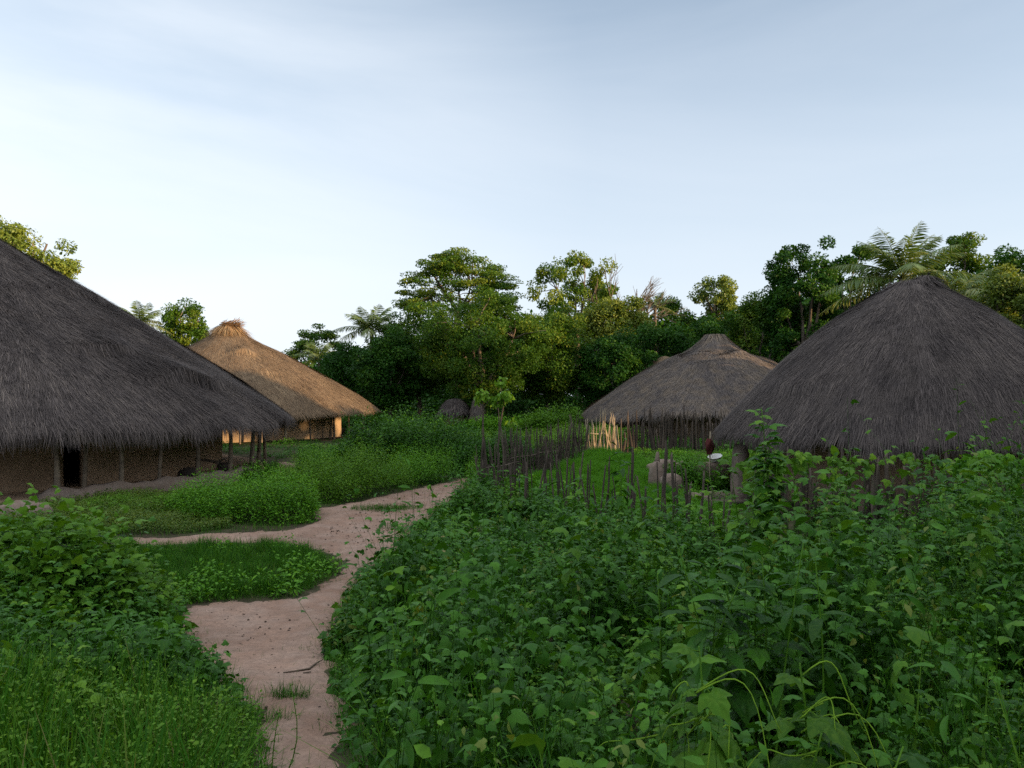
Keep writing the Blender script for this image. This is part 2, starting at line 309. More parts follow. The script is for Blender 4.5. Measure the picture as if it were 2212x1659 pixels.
# ------------------------------------------------------------------ thatched huts
def ray_circle(px, C, r):                               # near hit of a line of sight with a circle on the plan -> angle about C
    d = nrm(np.array([(px - CX) / FPX, 1.])); C = np.asarray(C, float); b = C @ d; disc = r * r - (C @ C - b * b)
    p = d * (b - sqrt(max(disc, 0))); return atan2(p[1] - C[1], p[0] - C[0])
class Roof:
    def __init__(s, C, Re, r0, zt, eave, bulge=.04, flare=0., ledges=(), lump=.05, seed=0.):
        s.C = np.array(C, float); s.Re, s.r0, s.zt, s.eave, s.bulge, s.flare, s.ledges, s.lump, s.seed = Re, r0, zt, eave, bulge, flare, ledges, lump, seed
        s.th0 = atan2(-C[1], -C[0]); s.L = sqrt((Re - r0) ** 2 + (zt - eave(s.th0)) ** 2); s.beta = atan2(zt - eave(s.th0), Re - r0)
    def off(s, th, t):
        q = (th - s.th0 + pi) % (2 * pi) - pi; o = s.lump * wob(q * s.Re * .5, t * s.L * .7, 1., s.seed)
        for (tl, A, w, sd_) in s.ledges:
            l = tl + .018 * wob(q * s.Re * .8, 0 * t, 1., sd_); a = 1.7 * A * np.clip(.05 + 1.1 * wob(q * s.Re * .28, 0 * t + 3, 1., sd_ + 1), 0, 1.2) * ss(1.2, .75, np.abs(q))
            o = o + np.where(t < l, a * np.clip((t - l + w) / w, 0, 1), 0)
        return o
    def P(s, th, t, off=0., raw=False):
        r = s.r0 + (s.Re - s.r0) * t; ze = s.eave(th)
        f = t + .024 * np.clip((t - .78) / .22, 0, 1.6) ** 2 - s.bulge * np.sin(pi * np.clip(t, 0, 1.05)) + s.flare * np.sin(pi * np.clip(t / .35, 0, 1)) ** 2 * (t < .35)
        z = s.zt - (s.zt - ze) * f
        o = off if raw else off + s.off(th, t)
        return np.stack([s.C[0] + (r + o * sin(s.beta)) * np.cos(th), s.C[1] + (r + o * sin(s.beta)) * np.sin(th), z + o * cos(s.beta)], -1)
    def base(s, thick=.26):
        nth, ns = 260, 70; mb = MB()
        th = np.linspace(0, 2 * pi, nth, endpoint=False); t = np.linspace(0, 1, ns); TH, T = np.meshgrid(th, t)
        i = np.arange(ns - 1)[:, None] * nth; j = np.arange(nth)[None]; j2 = (j + 1) % nth
        Q = np.stack([i + j, i + j2, i + nth + j2, i + nth + j], -1).reshape(-1, 4)
        v = np.clip(.25 + .12 * wob(TH * 40, T * 2, 1.), 0, 1).ravel()
        mb.add(s.P(TH, T, -.03).reshape(-1, 3), [Q[:, ::-1]], v)
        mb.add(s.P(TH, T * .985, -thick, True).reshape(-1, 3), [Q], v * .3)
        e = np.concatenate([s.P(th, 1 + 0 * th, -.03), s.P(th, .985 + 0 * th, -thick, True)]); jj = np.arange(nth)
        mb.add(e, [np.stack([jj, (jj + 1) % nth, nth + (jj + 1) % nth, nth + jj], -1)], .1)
        top = np.concatenate([s.P(th, 0 * th, -.03), [[*s.C, s.zt + .08]]]); mb.add(top, [np.stack([jj, (jj + 1) % nth, 0 * jj + nth], -1)], .3)
        return mb
    def strands(s, mb, n, L=(.45, .95), w=(.012, .03), lift=.07, arc=1.75, tmin=0., tmax=.97, jit=.06, vb=0., seed=3):
        # even over the slope area
        u = R.uniform(0, 1, n); a0 = s.r0; a1 = s.Re
        r = np.sqrt(a0 ** 2 + u * (a1 ** 2 - a0 ** 2)); t = tmin + (tmax - tmin) * np.clip((r - a0) / (a1 - a0), 0, 1)
        th = s.th0 + R.uniform(-arc, arc, n); l = R.uniform(*L, n) / s.L
        s.strip(mb, th, t, l, w, lift, jit, np.clip(R.beta(2, 2.2, n) * .85 + .05 + .13 * wob((th - s.th0) * s.Re * .45, t * s.L * .35, 1., seed) + .08 * wob((th - s.th0) * s.Re * 2.6, t * s.L * .5, 1., seed + 2) + .09 * wob((th - s.th0) * s.Re * 6.1, t * s.L * 1.1, 1., seed + 4) + vb, 0, 1))
    def strip(s, mb, th, t, l, w, lift, jit, var, drop=0.):
        n = len(th); rr = s.r0 + (s.Re - s.r0) * np.clip(t + l, .08, 2)
        lean = .05 * wob((th - s.th0) * s.Re * .9, t * s.L * .6, 1., s.seed + 2)
        th1 = th + (R.normal(0, jit, n) + lean) * l * s.L / rr * 3
        hw = R.uniform(*w, n) / 2; lf = np.abs(R.normal(0, lift, n))
        A = s.P(th, t, .0); B = s.P((th + th1) / 2, t + l * .5, .012 + lf * .35); Cc = s.P(th1, t + l, .012 + lf)
        dz = drop * R.uniform(.5, 1.2, n); Cc[:, 2] -= dz; Cc[:, :2] -= (.35 * dz)[:, None] * np.stack([np.cos(th), np.sin(th)], -1) * (drop > 0); B[:, 2] -= .12 * drop
        sd_ = np.stack([-np.sin(th), np.cos(th), 0 * th], -1)
        V = np.stack([A - sd_ * hw[:, None], A + sd_ * hw[:, None], B - sd_ * (hw * .9)[:, None], B + sd_ * (hw * .9)[:, None], Cc - sd_ * (hw * .25)[:, None], Cc + sd_ * (hw * .25)[:, None]], 1)
        offi = (np.arange(n) * 6)[:, None, None]
        mb.add(V.reshape(-1, 3), [(np.array([(0, 1, 3, 2), (2, 3, 5, 4)])[None] + offi).reshape(-1, 4)], np.repeat(var, 6))
    def courses(s, mb, n):                               # loose straw ends hanging over the lower edge of each course of thatch
        for (tl, A, w, sd_) in s.ledges:
            th = s.th0 + R.uniform(-1.6, 1.6, n); q = (th - s.th0); l = tl + .018 * wob(q * s.Re * .8, 0 * q, 1., sd_)
            hs = .5 + .5 * np.sin(q * s.Re * 3.1 + sd_) * np.sin(q * s.Re * 1.3 + 1)
            s.strip(mb, th, l - R.uniform(.004, .035, n), (.18 + .35 * hs) * R.uniform(.5, 1.1, n) / s.L, (.009, .02), .06, .07, np.clip(R.beta(2, 2.4, n) * .9, 0, 1), .03)
    def fringe(s, mb, n, L=(.35, .8), w=(.014, .03), arc=1.75, clump=1.6, drop=.25, vb=0.):
        th = s.th0 + R.uniform(-arc, arc, n); q = (th - s.th0) * s.Re
        # thatch bundles: strands of one bundle share a length and pull together at the tip
        nb = q * clump; ib = np.floor(nb + .25 * np.sin(nb * 1.7)); hsh = np.modf(np.abs(np.sin(ib * 12.9898 + s.seed) * 43758.5453))[0]
        t = R.uniform(.90, 1.0, n); l = (L[0] + (L[1] - L[0]) * (.05 + .95 * hsh)) * R.uniform(.55, 1.05, n) / s.L
        s.strip(mb, th, t, l, w, .10, .08, np.clip(R.beta(2, 2.3, n) * .9 + .2 * (hsh - .5) + vb, 0, 1), drop)
def tuft(mb, C, n, z, r, down, L, w=.03, var=(0, 1), up=.2):   # straw radiating from a knot at the top of a roof
    a = R.uniform(0, 2 * pi, n); e = np.radians(R.uniform(down[0], down[1], n)); l = R.uniform(*L, n)
    P = np.stack([C[0] + r * np.cos(a) * R.uniform(.2, 1, n), C[1] + r * np.sin(a) * R.uniform(.2, 1, n), z + R.uniform(-up, .05, n)], -1)
    d = np.stack([np.cos(a) * np.cos(e), np.sin(a) * np.cos(e), np.sin(e)], -1)
    T = np.array([(-.5, 0, 0), (.5, 0, 0), (-.4, .5, .02), (.4, .5, .02), (0, 1, -.06)])
    sd_ = np.stack([-np.sin(a), np.cos(a), 0 * a], -1)
    for k in (0,):
        V = P[:, None] + (T[None, :, 0:1] * w) * sd_[:, None] + (T[None, :, 1:2] * l[:, None, None]) * d[:, None] + np.array([0, 0, 1.]) * (T[None, :, 2:3] * l[:, None, None])
        offi = (np.arange(n) * 5)[:, None, None]
        mb.add(V.reshape(-1, 3), [(np.array([(0, 1, 3, 2)])[None] + offi).reshape(-1, 4), (np.array([(2, 3, 4)])[None] + offi).reshape(-1, 3)], np.repeat(R.uniform(*var, n), 5))
def ring_wall(mb, C, r, th, thick, zb, zt, var=.5, rough=.03, roundtop=False, seed=0.):
    """curved mud wall over the angles th; zb and zt may vary along it"""
    nt_ = len(th); zb = np.broadcast_to(zb, (nt_,)); zt = np.broadcast_to(zt, (nt_,)); nz = 8
    prof = [(0, z) for z in np.linspace(0, 1, nz)] + [(1, z) for z in np.linspace(1, 0, nz)]
    rows = []
    for k, (io, f) in enumerate(prof):
        rr = r - io * thick + rough * wob(th * r * 1.3, 0 * th + f * 3 + io * 7, 1., seed)
        f2 = f
        if roundtop and f > .8: rr = rr + (thick * .28 if io else -thick * .28) * ((f - .8) / .2) ** 2
        rows.append(np.stack([C[0] + rr * np.cos(th), C[1] + rr * np.sin(th), zb + (zt - zb) * f2], -1))
    V = np.stack(rows); m = len(prof)
    i = np.arange(m - 1)[:, None] * nt_; j = np.arange(nt_ - 1)[None]
    Q = np.stack([i + j, i + j + 1, i + nt_ + j + 1, i + nt_ + j], -1).reshape(-1, 4)
    mb.add(V.reshape(-1, 3), [Q, (np.arange(m) * nt_)[None], (np.arange(m)[::-1] * nt_ + nt_ - 1)[None]], var)
def post_mb(x, y, z0, z1, r=.055, lean=(0, 0), crook=.03, fork=False, seed=0):
    mb = MB(); t = np.linspace(0, 1, 8); ph = R.uniform(0, 6)
    P = np.stack([x + lean[0] * t + crook * np.sin(4 * t + ph), y + lean[1] * t + crook * np.cos(3.3 * t + ph), z0 + (z1 - z0) * t], -1)
    tube(mb, P, r * (1.12 - .3 * t) * (1 + .08 * np.sin(9 * t + ph)), 7, R.uniform(.2, .9))
    return mb
def disc(mb, C, r, zt, zb, var=.5, n=96, edge=.12):
    th = np.linspace(0, 2 * pi, n, endpoint=False); j = np.arange(n); j2 = (j + 1) % n
    rows = [np.stack([C[0] + (r + d + .07 * wob(th * 5, 0 * th, 1.)) * np.cos(th), C[1] + (r + d + .07 * wob(th * 5, 0 * th, 1.)) * np.sin(th), 0 * th + z], -1) for d, z in ((edge * 2, zb), (edge * .5, zt - .06), (-edge, zt), (-r * .5, zt + .01))]
    V = np.concatenate(rows + [[[C[0], C[1], zt + .01]]])
    mb.add(V, [np.concatenate([np.stack([k * n + j, k * n + j2, (k + 1) * n + j2, (k + 1) * n + j], -1) for k in range(3)]), np.stack([3 * n + j, 3 * n + j2, 0 * j + 4 * n], -1)], var)

# --- big dark hut at the left of the photograph
C1 = np.array([-19.3, 27.6]); t1 = atan2(-C1[1], -C1[0])
hut = empty('thatched_hut', (*C1, float(H(*C1))), 'largest hut, its huge grey thatch roof in shade sloping down to a dark mud porch', 'hut')
e1 = lambda th: 2.26 + .13 * np.sin(th - t1) + .05 * np.sin(7 * th) + .04 * np.sin(17 * th + 1)
rf = Roof(C1, 10.86, .25, 9.0, e1, .012, 0, [(.40, .16, .16, 1.), (.55, .20, .15, 4.), (.70, .24, .15, 2.), (.84, .24, .14, 7.)], .045, 1.)
b = rf.base(); rf.strands(b, 150000, (.35, .9), (.009, .022), .05, 1.6, jit=.035); rf.courses(b, 6500); rf.fringe(b, 46000, (.25, .75), (.008, .018), 1.6, 1.3, .34)
roof1 = part(b, 'roof', M['thatch'], hut)
for th_, lab in ((0, None),):
    d0, d1 = ray_circle(137, C1, 8.4), ray_circle(181, C1, 8.4)
w = MB(); ring_wall(w, C1, 8.4, np.linspace(d1, d1 + 3.1, 90), .3, .1, 3.1, .5, .05); ring_wall(w, C1, 8.4, np.linspace(d1 + 3.102 - 2 * pi, d0, 90), .3, .1, 3.1, .35, .05, seed=3.)
ring_wall(w, C1, 8.396, np.linspace(d0 + .0015, d1 - .0015, 10), .29, 1.95, 3.09, .5, .02)
part(w, 'wall', M['mud'], hut)
f = MB(); disc(f, C1, 9.9, .34, -.3); part(f, 'porch_floor', M['mud'], hut)
pa, pb = ray_circle(84, C1, 10.35), ray_circle(566, C1, 10.35)
th = np.linspace(pa, pb, 90); topz = .56 + .04 * np.sin(th * 37) + .025 * np.sin(th * 90 + 1) - .22 * ss(pb - .06, pb, th) - .2 * ss(pa + .03, pa, th)
w = MB(); ring_wall(w, C1, 10.42, th, .42, -.3, topz, .5, .07, True, 5.); part(w, 'parapet', M['mud_grey'], hut)
for px, r_, top, rad_ in ((120, 10.15, .2, .075), (183, 10.15, .1, .055), (263, 10.15, .1, .06), (346, 10.15, .1, .055), (423, 10.15, .1, .068), (497, 10.15, .1, .07), (545, 10.18, .1, .075), (559, 9.95, .1, .07), (583, 10.0, .1, .07)):
    a = ray_circle(px, C1, r_); q = C1 + r_ * np.array([cos(a), sin(a)])
    zb_ = .30 if px < 570 else float(H(*q)) - .1
    part(post_mb(q[0], q[1], zb_, 2.35, rad_, (R.normal(0, .05), R.normal(0, .05))), 'post', M['post'], hut)

# --- sunlit hut behind it
C2 = np.array([-18.4, 50.2]); t2 = atan2(-C2[1], -C2[0])
hut2 = empty('thatched_hut', (*C2, float(H(*C2))), 'golden brown thatched hut lit by the sun, ragged straw bundle on its peak', 'hut')
e2 = lambda th: 1.90 + .45 * np.clip(np.sin(th - t2), -.3, 1) + .03 * np.sin(9 * th)
rf = Roof(C2, 9.4, .3, 7.4, e2, .02, .015, [(.36, .12, .12, 3.), (.6, .08, .12, 6.)], .05, 4.)
b = rf.base(); rf.strands(b, 90000, (.4, 1.0), (.012, .028), .035, 1.7, jit=.04); rf.fringe(b, 22000, (.2, .5), (.010, .022), 1.7, 1.2, .2)
part(b, 'roof', M['thatch_warm'], hut2)
b = MB(); tuft(b, C2, 1800, 7.52, .7, (-42, -24), (.6, 1.5), .035, (.2, 1), .15)
n = 200; pos = np.stack([C2[0] + R.uniform(-.35, .8, n), C2[1] - .35 + R.normal(0, .2, n), 7.58 + R.normal(0, .09, n)], -1)       # loose bundle laid over the peak
inst(b, *BLD, pos, np.stack([R.normal(.8, .3, n), R.normal(-.3, .5, n), R.normal(.02, .2, n)], -1), R.normal(0, 1, (n, 3)), R.uniform(.4, .8, n), R.uniform(.0, .7, n))
for k in range(46):
    p = np.array([C2[0] + R.uniform(-.4, .6), C2[1] - .25 + R.normal(0, .25), 7.6 + R.normal(0, .08)]); q = p + np.array([R.uniform(.3, .8), R.normal(-.1, .25), R.normal(.10, .14)])
    tube(b, [p, (p + q) / 2 + R.normal(0, .02, 3), q], [.022, .02, .014], 4, R.uniform(0, .8))
part(b, 'ridge_cap', ramp_mat('russet_straw', [(0, (.13, .065, .03)), (.5, (.27, .16, .075)), (1, (.45, .32, .17))], .85), hut2)
w = MB(); aw = ray_circle(738, C2, 7.45)
ring_wall(w, C2, 7.45, np.linspace(aw - 3.6, aw, 120), .3, -.2, 3.0, .5, .04); part(w, 'wall', M['mud_pale'], hut2)
f = MB(); disc(f, C2, 9.3, .24, -.3, .5); part(f, 'porch_floor', M['sand_warm'], hut2)
for px, rad_ in ((520, .05), (566, .06), (615, .085), (670, .05), (722, .06), (712, .05), (754, .055), (783, .05), (790, .05)):
    r_ = 8.55 if px not in (712,) else 7.9
    a = ray_circle(px, C2, r_); q = C2 + r_ * np.array([cos(a), sin(a)])
    part(post_mb(q[0], q[1], .15, 2.25, rad_, (R.normal(0, .06) + (.25 if px == 712 else 0), R.normal(0, .05))), 'post', M['stake_straw'] if px == 615 else M['post'], hut2)
# small stick rack leaning by the wall of this hut
a = ray_circle(704, C2, 8.0); q = C2 + 8.0 * np.array([cos(a), sin(a)])
rk = empty('stick_rack', (q[0], q[1], .25), 'small upright rack of two thin sticks against the sunlit mud wall', 'rack')
mbk = MB()
for dx, h_ in ((-.22, 1.2), (.3, .9)): tube(mbk, [(q[0] + dx, q[1], .22), (q[0] + dx, q[1], .5 + h_)], .03, 5)
part(mbk, 'upright', M['post'], rk)
mbk = MB(); tube(mbk, [(q[0] - .35, q[1] - .03, 1.38), (q[0] + .4, q[1] - .03, 1.36)], .028, 5); part(mbk, 'crossbar', M['post'], rk)

# --- far hut on the right, straw cap on its peak
C3 = 50 * np.array([sin(rad(14.7)), cos(rad(14.7))]); t3 = atan2(-C3[1], -C3[0])
hut3 = empty('thatched_hut', (*C3, float(H(*C3))), 'smaller far hut with a flared straw cap and patchy grey thatch behind the stake fence', 'hut')
e3 = lambda th: 1.80 + .42 * np.cos(th - t3) + .04 * np.sin(8 * th) + .1 * np.sin(3 * th)
rf = Roof(C3, 8.3, .55, 6.6, e3, .05, .05, [(.27, .16, .08, 2.), (.37, .16, .07, 8.), (.50, .10, .10, 5.)], .06, 9.)
b = rf.base(); rf.strands(b, 80000, (.4, 1.0), (.011, .028), .045, 1.7, jit=.04); rf.fringe(b, 20000, (.22, .6), (.010, .022), 1.7, 1.4, .25)
part(b, 'roof', M['thatch_mix'], hut3)
b = MB(); tuft(b, C3, 3600, 6.78, .66, (-68, -42), (.6, 1.5), .035, (.35, 1), .12); tuft(b, C3, 700, 6.62, .66, (35, 80), (.12, .3), .035, (.3, .9), .1)
part(b, 'straw_cap', M['thatch_mix'], hut3)
w = MB(); ring_wall(w, C3, 6.2, np.linspace(t3 - 2.2, t3 + 2.2, 90), .3, -.1, 3., .3, .04); part(w, 'wall', M['mud'], hut3)
for da in (-1.2, -.8, -.42, -.1, .25, .6):
    q = C3 + 7.2 * np.array([cos(t3 + da), sin(t3 + da)]); part(post_mb(q[0], q[1], .3, 2.3, .06), 'post', M['post'], hut3)

# --- hut half hidden behind it
C3b = 61 * np.array([sin(rad(11.2)), cos(rad(11.2))])
hutb = empty('thatched_hut', (*C3b, float(H(*C3b))), 'brown thatch roof peeping out behind the far hut with the straw cap', 'hut')
rf = Roof(C3b, 6.4, .3, 6.0, lambda th: 1.75 + 0 * th, .08, 0, [], .05, 12.)
b = rf.base(); rf.strands(b, 11000, (.4, 1.), (.02, .045), .05, 1.7); rf.fringe(b, 2500, (.3, .5), (.02, .04), 1.7); part(b, 'roof', M['thatch_warm'], hutb)
w = MB(); ring_wall(w, C3b, 4.8, np.linspace(0, 2 * pi, 60), .3, -.1, 2.8, .4); part(w, 'wall', M['mud'], hutb)

# --- near dark hut on the right
C4 = 25 * np.array([sin(rad(27.35)), cos(rad(27.35))]); t4 = atan2(-C4[1], -C4[0])
hut4 = empty('thatched_hut', (*C4, float(H(*C4))), 'dark violet grey steep thatched hut nearest on the right above the vines', 'hut')
e4 = lambda th: 2.18 - .10 * np.sin(th - t4 - .6) + .03 * np.sin(9 * th)
rf = Roof(C4, 5.22, .72, 6.1, e4, .085, .0, [(.42, .07, .12, 2.), (.62, .09, .14, 4.), (.82, .12, .14, 6.)], .05, 15.)
b = rf.base(); rf.strands(b, 95000, (.3, .75), (.007, .018), .035, 1.75, jit=.035); rf.fringe(b, 32000, (.2, .6), (.007, .015), 1.75, 1.8, .28)
part(b, 'roof', M['thatch'], hut4)
b = MB(); tuft(b, C4, 2600, 6.23, .66, (-50, -20), (.35, .8), .02, (.1, .7), .14)
px4 = np.array([.26, -.18]); tuft(b, C4 + px4, 700, 6.36, .3, (-45, -15), (.3, .7), .02, (.05, .7), .12); tuft(b, C4 + px4, 60, 6.4, .14, (5, 60), (.10, .2), .02, (.1, .6), .05)
part(b, 'straw_cap', M['thatch'], hut4)
w = MB(); ring_wall(w, C4, 3.5, np.linspace(t4 - 2.4, t4 + 2.4, 90), .28, -.2, 3., .2, .04); part(w, 'wall', M['mud'], hut4)
for px in (1600, 1660, 1735, 1790, 1885, 1960, 2060, 2140, 2200):
    a = ray_circle(px, C4, 4.95); q = C4 + 4.95 * np.array([cos(a), sin(a)])
    part(post_mb(q[0], q[1], -.1, 2.4, .055, (R.normal(0, .08), 0)), 'post', M['post'], hut4)
w = MB(); a = ray_circle(1592, C4, 5.05); ring_wall(w, C4, 5.1, np.linspace(a - .09, a + .05, 8), .3, -.1, 1.6, .5, .03, True); part(w, 'mud_pillar', M['mud_grey'], hut4)

# --- two small thatched sheds under the trees
def shed(px0, px1, ytop, d, name, label, cone):
    x0 = (px0 - CX) / FPX * d; x1 = (px1 - CX) / FPX * d; zt = CAMZ - (ytop - HY) / FPX * d; xc = (x0 + x1) / 2; r = (x1 - x0) / 2
    o = empty(name, (xc, d, float(H(xc, d))), label, 'shed')
    rf = Roof((xc, d), r * 1.0, .12 if cone else .5, zt, lambda th: (1.15 if cone else 1.95) + .12 * np.sin(5 * th), .16 if cone else .08, 0, [], .05, px0)
    b = rf.base(.15); rf.strands(b, 1800, (.3, .8), (.03, .06), .08, 2.); rf.fringe(b, 500, (.2, .5), (.03, .06), 2.)
    part(b, 'roof', M['thatch_mix'] if cone else M['thatch'], o)
    w = MB(); ring_wall(w, (xc, d), r * .75, np.linspace(0, 2 * pi, 40), .15, -.1, 2.0, .3); part(w, 'wall', M['mud'], o)
shed(950, 1016, 862, 56, 'thatched_shed', 'low ragged thatch shed left of the dark leaning tree trunk', False)
shed(1014, 1048, 860, 55, 'thatched_shed', 'narrow reddish beehive shed right of the dark leaning tree trunk', True)

# ------------------------------------------------------------------ fences of cut stakes
STK = []
for k in range(7):                                      # seven different stakes, one metre tall, shared by every fence
    m_ = MB(); t = np.linspace(0, 1, 7); ph = R.uniform(0, 6)
    P = np.stack([.022 * np.sin(4 * t + ph) * (k % 3), .022 * np.cos(3.1 * t + ph * 2) * (k % 4) * .7, t], -1)
    tube(m_, P, (1.1 - .28 * t) * (1 + .07 * np.sin(11 * t + ph)), 6, R.uniform(.1, 1))
    V = m_.V[0]; c = np.repeat(P, 6, 0); V[:, :2] = c[:, :2] + (V[:, :2] - c[:, :2]) * .02
    o = m_.build('stake', M['stake']); STK.append(o.data); bpy.data.objects.remove(o)
STK_P = []
for k in range(4):
    me = STK[k].copy(); me.materials.clear(); me.materials.append(M['stake_straw']); STK_P.append(me)
def stake(root, x, y, h, r, lean=.05, pale=False, zoff=0., tilt=None):
    me = (STK_P if pale else STK)[R.integers(0, 4 if pale else 7)]
    o = bpy.data.objects.new('stake', me); COL.objects.link(o); o.parent = root
    o.location = (x - root.location[0], y - root.location[1], float(H(x, y)) - .15 + zoff - root.location[2])
    o.scale = (r / .02, r / .02, h + .15); tl = tilt or (R.normal(0, lean), R.normal(0, lean)); o.rotation_euler = (tl[0], tl[1], R.uniform(0, 6.28))
    return o
def fence(label, line, n, h, r, lean=.05, pale=False, depth=.06, rails=(), clusters=0, group=None):
    line = np.asarray(line, float); seg = np.linalg.norm(np.diff(line, axis=0), axis=1); cs = np.concatenate([[0], np.cumsum(seg)])
    root = empty('stake_fence', (*line[0], float(H(*line[0]))), label, 'fence', group)
    u = np.linspace(0, cs[-1], n) + R.normal(0, cs[-1] / n * .35, n)
    if clusters: c = R.uniform(0, cs[-1], clusters); m = R.uniform(0, 1, n) < .55; u[m] = c[R.integers(0, clusters, m.sum())] + R.normal(0, .22, m.sum())
    u = np.clip(u, 0, cs[-1])
    px = np.interp(u, cs, line[:, 0]); py = np.interp(u, cs, line[:, 1])
    for k in range(n):
        stake(root, px[k] + R.normal(0, depth), py[k] + R.normal(0, depth), R.uniform(*h), R.uniform(*r), lean, pale)
    for hz, a, b in rails:
        A = line[0] + (line[-1] - line[0]) * a; B = line[0] + (line[-1] - line[0]) * b
        mbr = MB(); t = np.linspace(0, 1, 6); P = np.stack([A[0] + (B[0] - A[0]) * t, A[1] + (B[1] - A[1]) * t - .05, H(A[0], A[1]) + hz + .02 * np.sin(9 * t)], -1)
        tube(mbr, P, .02, 6, .6); part(mbr, 'rail', M['stake_straw'] if pale else M['stake'], root)
    return root
FC = [(-.97, 23.6), (.6, 20.6), (2.1, 18.2), (3.3, 16.2), (3.95, 14.6)]           # the near garden fence
fence('dense dark stake fence running back from the end post beside the path', [(-.93, 23.7), (.1, 26.2), (1.3, 28.6)], 98, (.9, 1.95), (.009, .022), .11, rails=[(.75, 0, .55), (.95, .4, 1)], depth=.14, clusters=8, group='stake fences round the gardens')
fence('grey leaning stake fence between the dense clump and the pale sunlit sticks', [(1.3, 28.6), (2.3, 31.2), (3.1, 33.4)], 84, (1.0, 1.95), (.009, .020), .15, rails=[(.85, 0, .6)], depth=.12, clusters=7, group='stake fences round the gardens')
fence('pale straw coloured stick fence catching the sun, tied with one rail', [(3.25, 33.6), (4.75, 34.3)], 28, (1.2, 1.95), (.016, .028), .085, True, .05, [(.98, 0, .55)], group='stake fences round the gardens')
fence('tall uneven stake fence in front of the hut with the straw cap', [(4.8, 34.4), (7.2, 35.3), (9.6, 35.6), (11.5, 35.2)], 98, (.9, 1.95), (.018, .045), .03, depth=.05, group='stake fences round the gardens')
fc = fence('near garden fence of short dark stakes spaced apart above the weeds', FC, 64, (.8, 1.6), (.011, .026), .08, depth=.12, group='stake fences round the gardens')
for px, pyt, d in ((1037, 957, 23.4), (1205, 985, 20.8), (1440, 962, 16.6), (1455, 985, 16.3), (1241, 1000, 19.8), (1370, 975, 17.8)):
    p = pt(px, pyt, d); stake(fc, p[0], p[1], p[2] - float(H(p[0], p[1])), .05 if px == 1037 else .032, 0, tilt=(R.normal(0, .02), .05 if px == 1037 else R.normal(0, .02)))
fence('dark close stake fence under the thatch of the near right hut', [(4.6, 14.9), (6.4, 14.6), (8.2, 14.3), (10.6, 13.6)], 92, (1.2, 1.95), (.022, .042), .04, depth=.07, group='stake fences round the gardens')

# ------------------------------------------------------------------ mud lumps, pots and loose things
def lump(name, label, cat, c, rx, ry, rz, mat, rough=.12, power=2.4, rot=0., kind=None):
    nth, nz = 48, 22; th = np.linspace(0, 2 * pi, nth, endpoint=False); ph = np.linspace(0, pi / 2 * .999, nz)
    TH, PH = np.meshgrid(th, ph); e = 2 / power
    cr = np.cos(PH) ** e; sr = np.sin(PH) ** e
    cp = np.cos(PH); k = 1 + rough * wob(cp * np.cos(TH) * 2, cp * np.sin(TH) * 2, 1.3, rx) + rough * .4 * wob(cp * np.cos(TH) * 5, cp * np.sin(TH) * 5, 1., 2)
    x = rx * cr * np.cos(TH) * k; y = ry * cr * np.sin(TH) * k; z = rz * sr * k
    V = np.stack([c[0] + x * cos(rot) - y * sin(rot), c[1] + x * sin(rot) + y * cos(rot), float(H(c[0], c[1])) - .08 + z], -1)
    i = np.arange(nz - 1)[:, None] * nth; j = np.arange(nth)[None]; j2 = (j + 1) % nth
    mbl = MB(); mbl.add(V.reshape(-1, 3), [np.stack([i + j, i + j2, i + nth + j2, i + nth + j], -1).reshape(-1, 4), (np.arange(nth) + (nz - 1) * nth)[None]], np.clip(.5 + .3 * wob(TH, PH * 3, 1.), 0, 1).ravel())
    o = mbl.build(name, mat, origin=(c[0], c[1], float(H(c[0], c[1])))); return tag(o, label, cat, kind=kind)
g = gnd(22, 1128); lump('mud_mound', 'rounded grey mud mound at the near end of the porch parapet', 'mud mound', (g[0], g[1] + .4), .72, .5, .47, M['mud_grey'], .1, 2.8)
p = pt(1418, 1000, 24.2); lump('mud_pillar', 'tall rounded mud pillar with a small knob beside the bright seedlings', 'mud pillar', p[:2], .26, .3, 1.0, M['mud_grey'], .03, 3.0)
mbk = MB(); q = (p[0] + .02, p[1], float(H(*p[:2]))); tube(mbk, [(q[0], q[1], q[2] + .85), (q[0] + .01, q[1], q[2] + 1.05), (q[0] + .02, q[1], q[2] + 1.22)], [.1, .07, .04], 8)
o = bpy.data.objects[[x.name for x in COL.objects if x.name.startswith('mud_pillar')][-1]]; kb = part(mbk, 'knob', M['mud_grey'], o)
p = pt(1449, 1000, 23.8); lump('mud_block', 'low square mud block standing against the tall mud pillar', 'mud block', p[:2], .36, .3, .62, M['mud_grey'], .06, 5)
p = pt(1538, 985, 25); lump('mud_bench', 'long low mud bench carrying the white basin', 'mud bench', p[:2], .62, .35, .83, M['mud_grey'], .04, 6); bench_z = float(H(*p[:2])) + .76; bench = p
p = pt(1496, 1046, 20.6); lump('mud_heap', 'weathered grey heap of mud lying like a log by the stakes', 'mud heap', p[:2], .56, .32, .46, M['mud_grey'], .16, 3.0)
p = pt(1543, 1030, 22.2); lump('mud_kerb', 'dark low mud kerb lying behind the grey mud heap', 'mud kerb', p[:2], .6, .2, .30, M['mud_grey'], .05, 5)
p = pt(1440, 955, 28); lump('mud_bank', 'mud bank behind the tall mud pillar below the far fence', 'mud bank', p[:2], .75, .4, .62, M['mud_grey'], .08, 4)
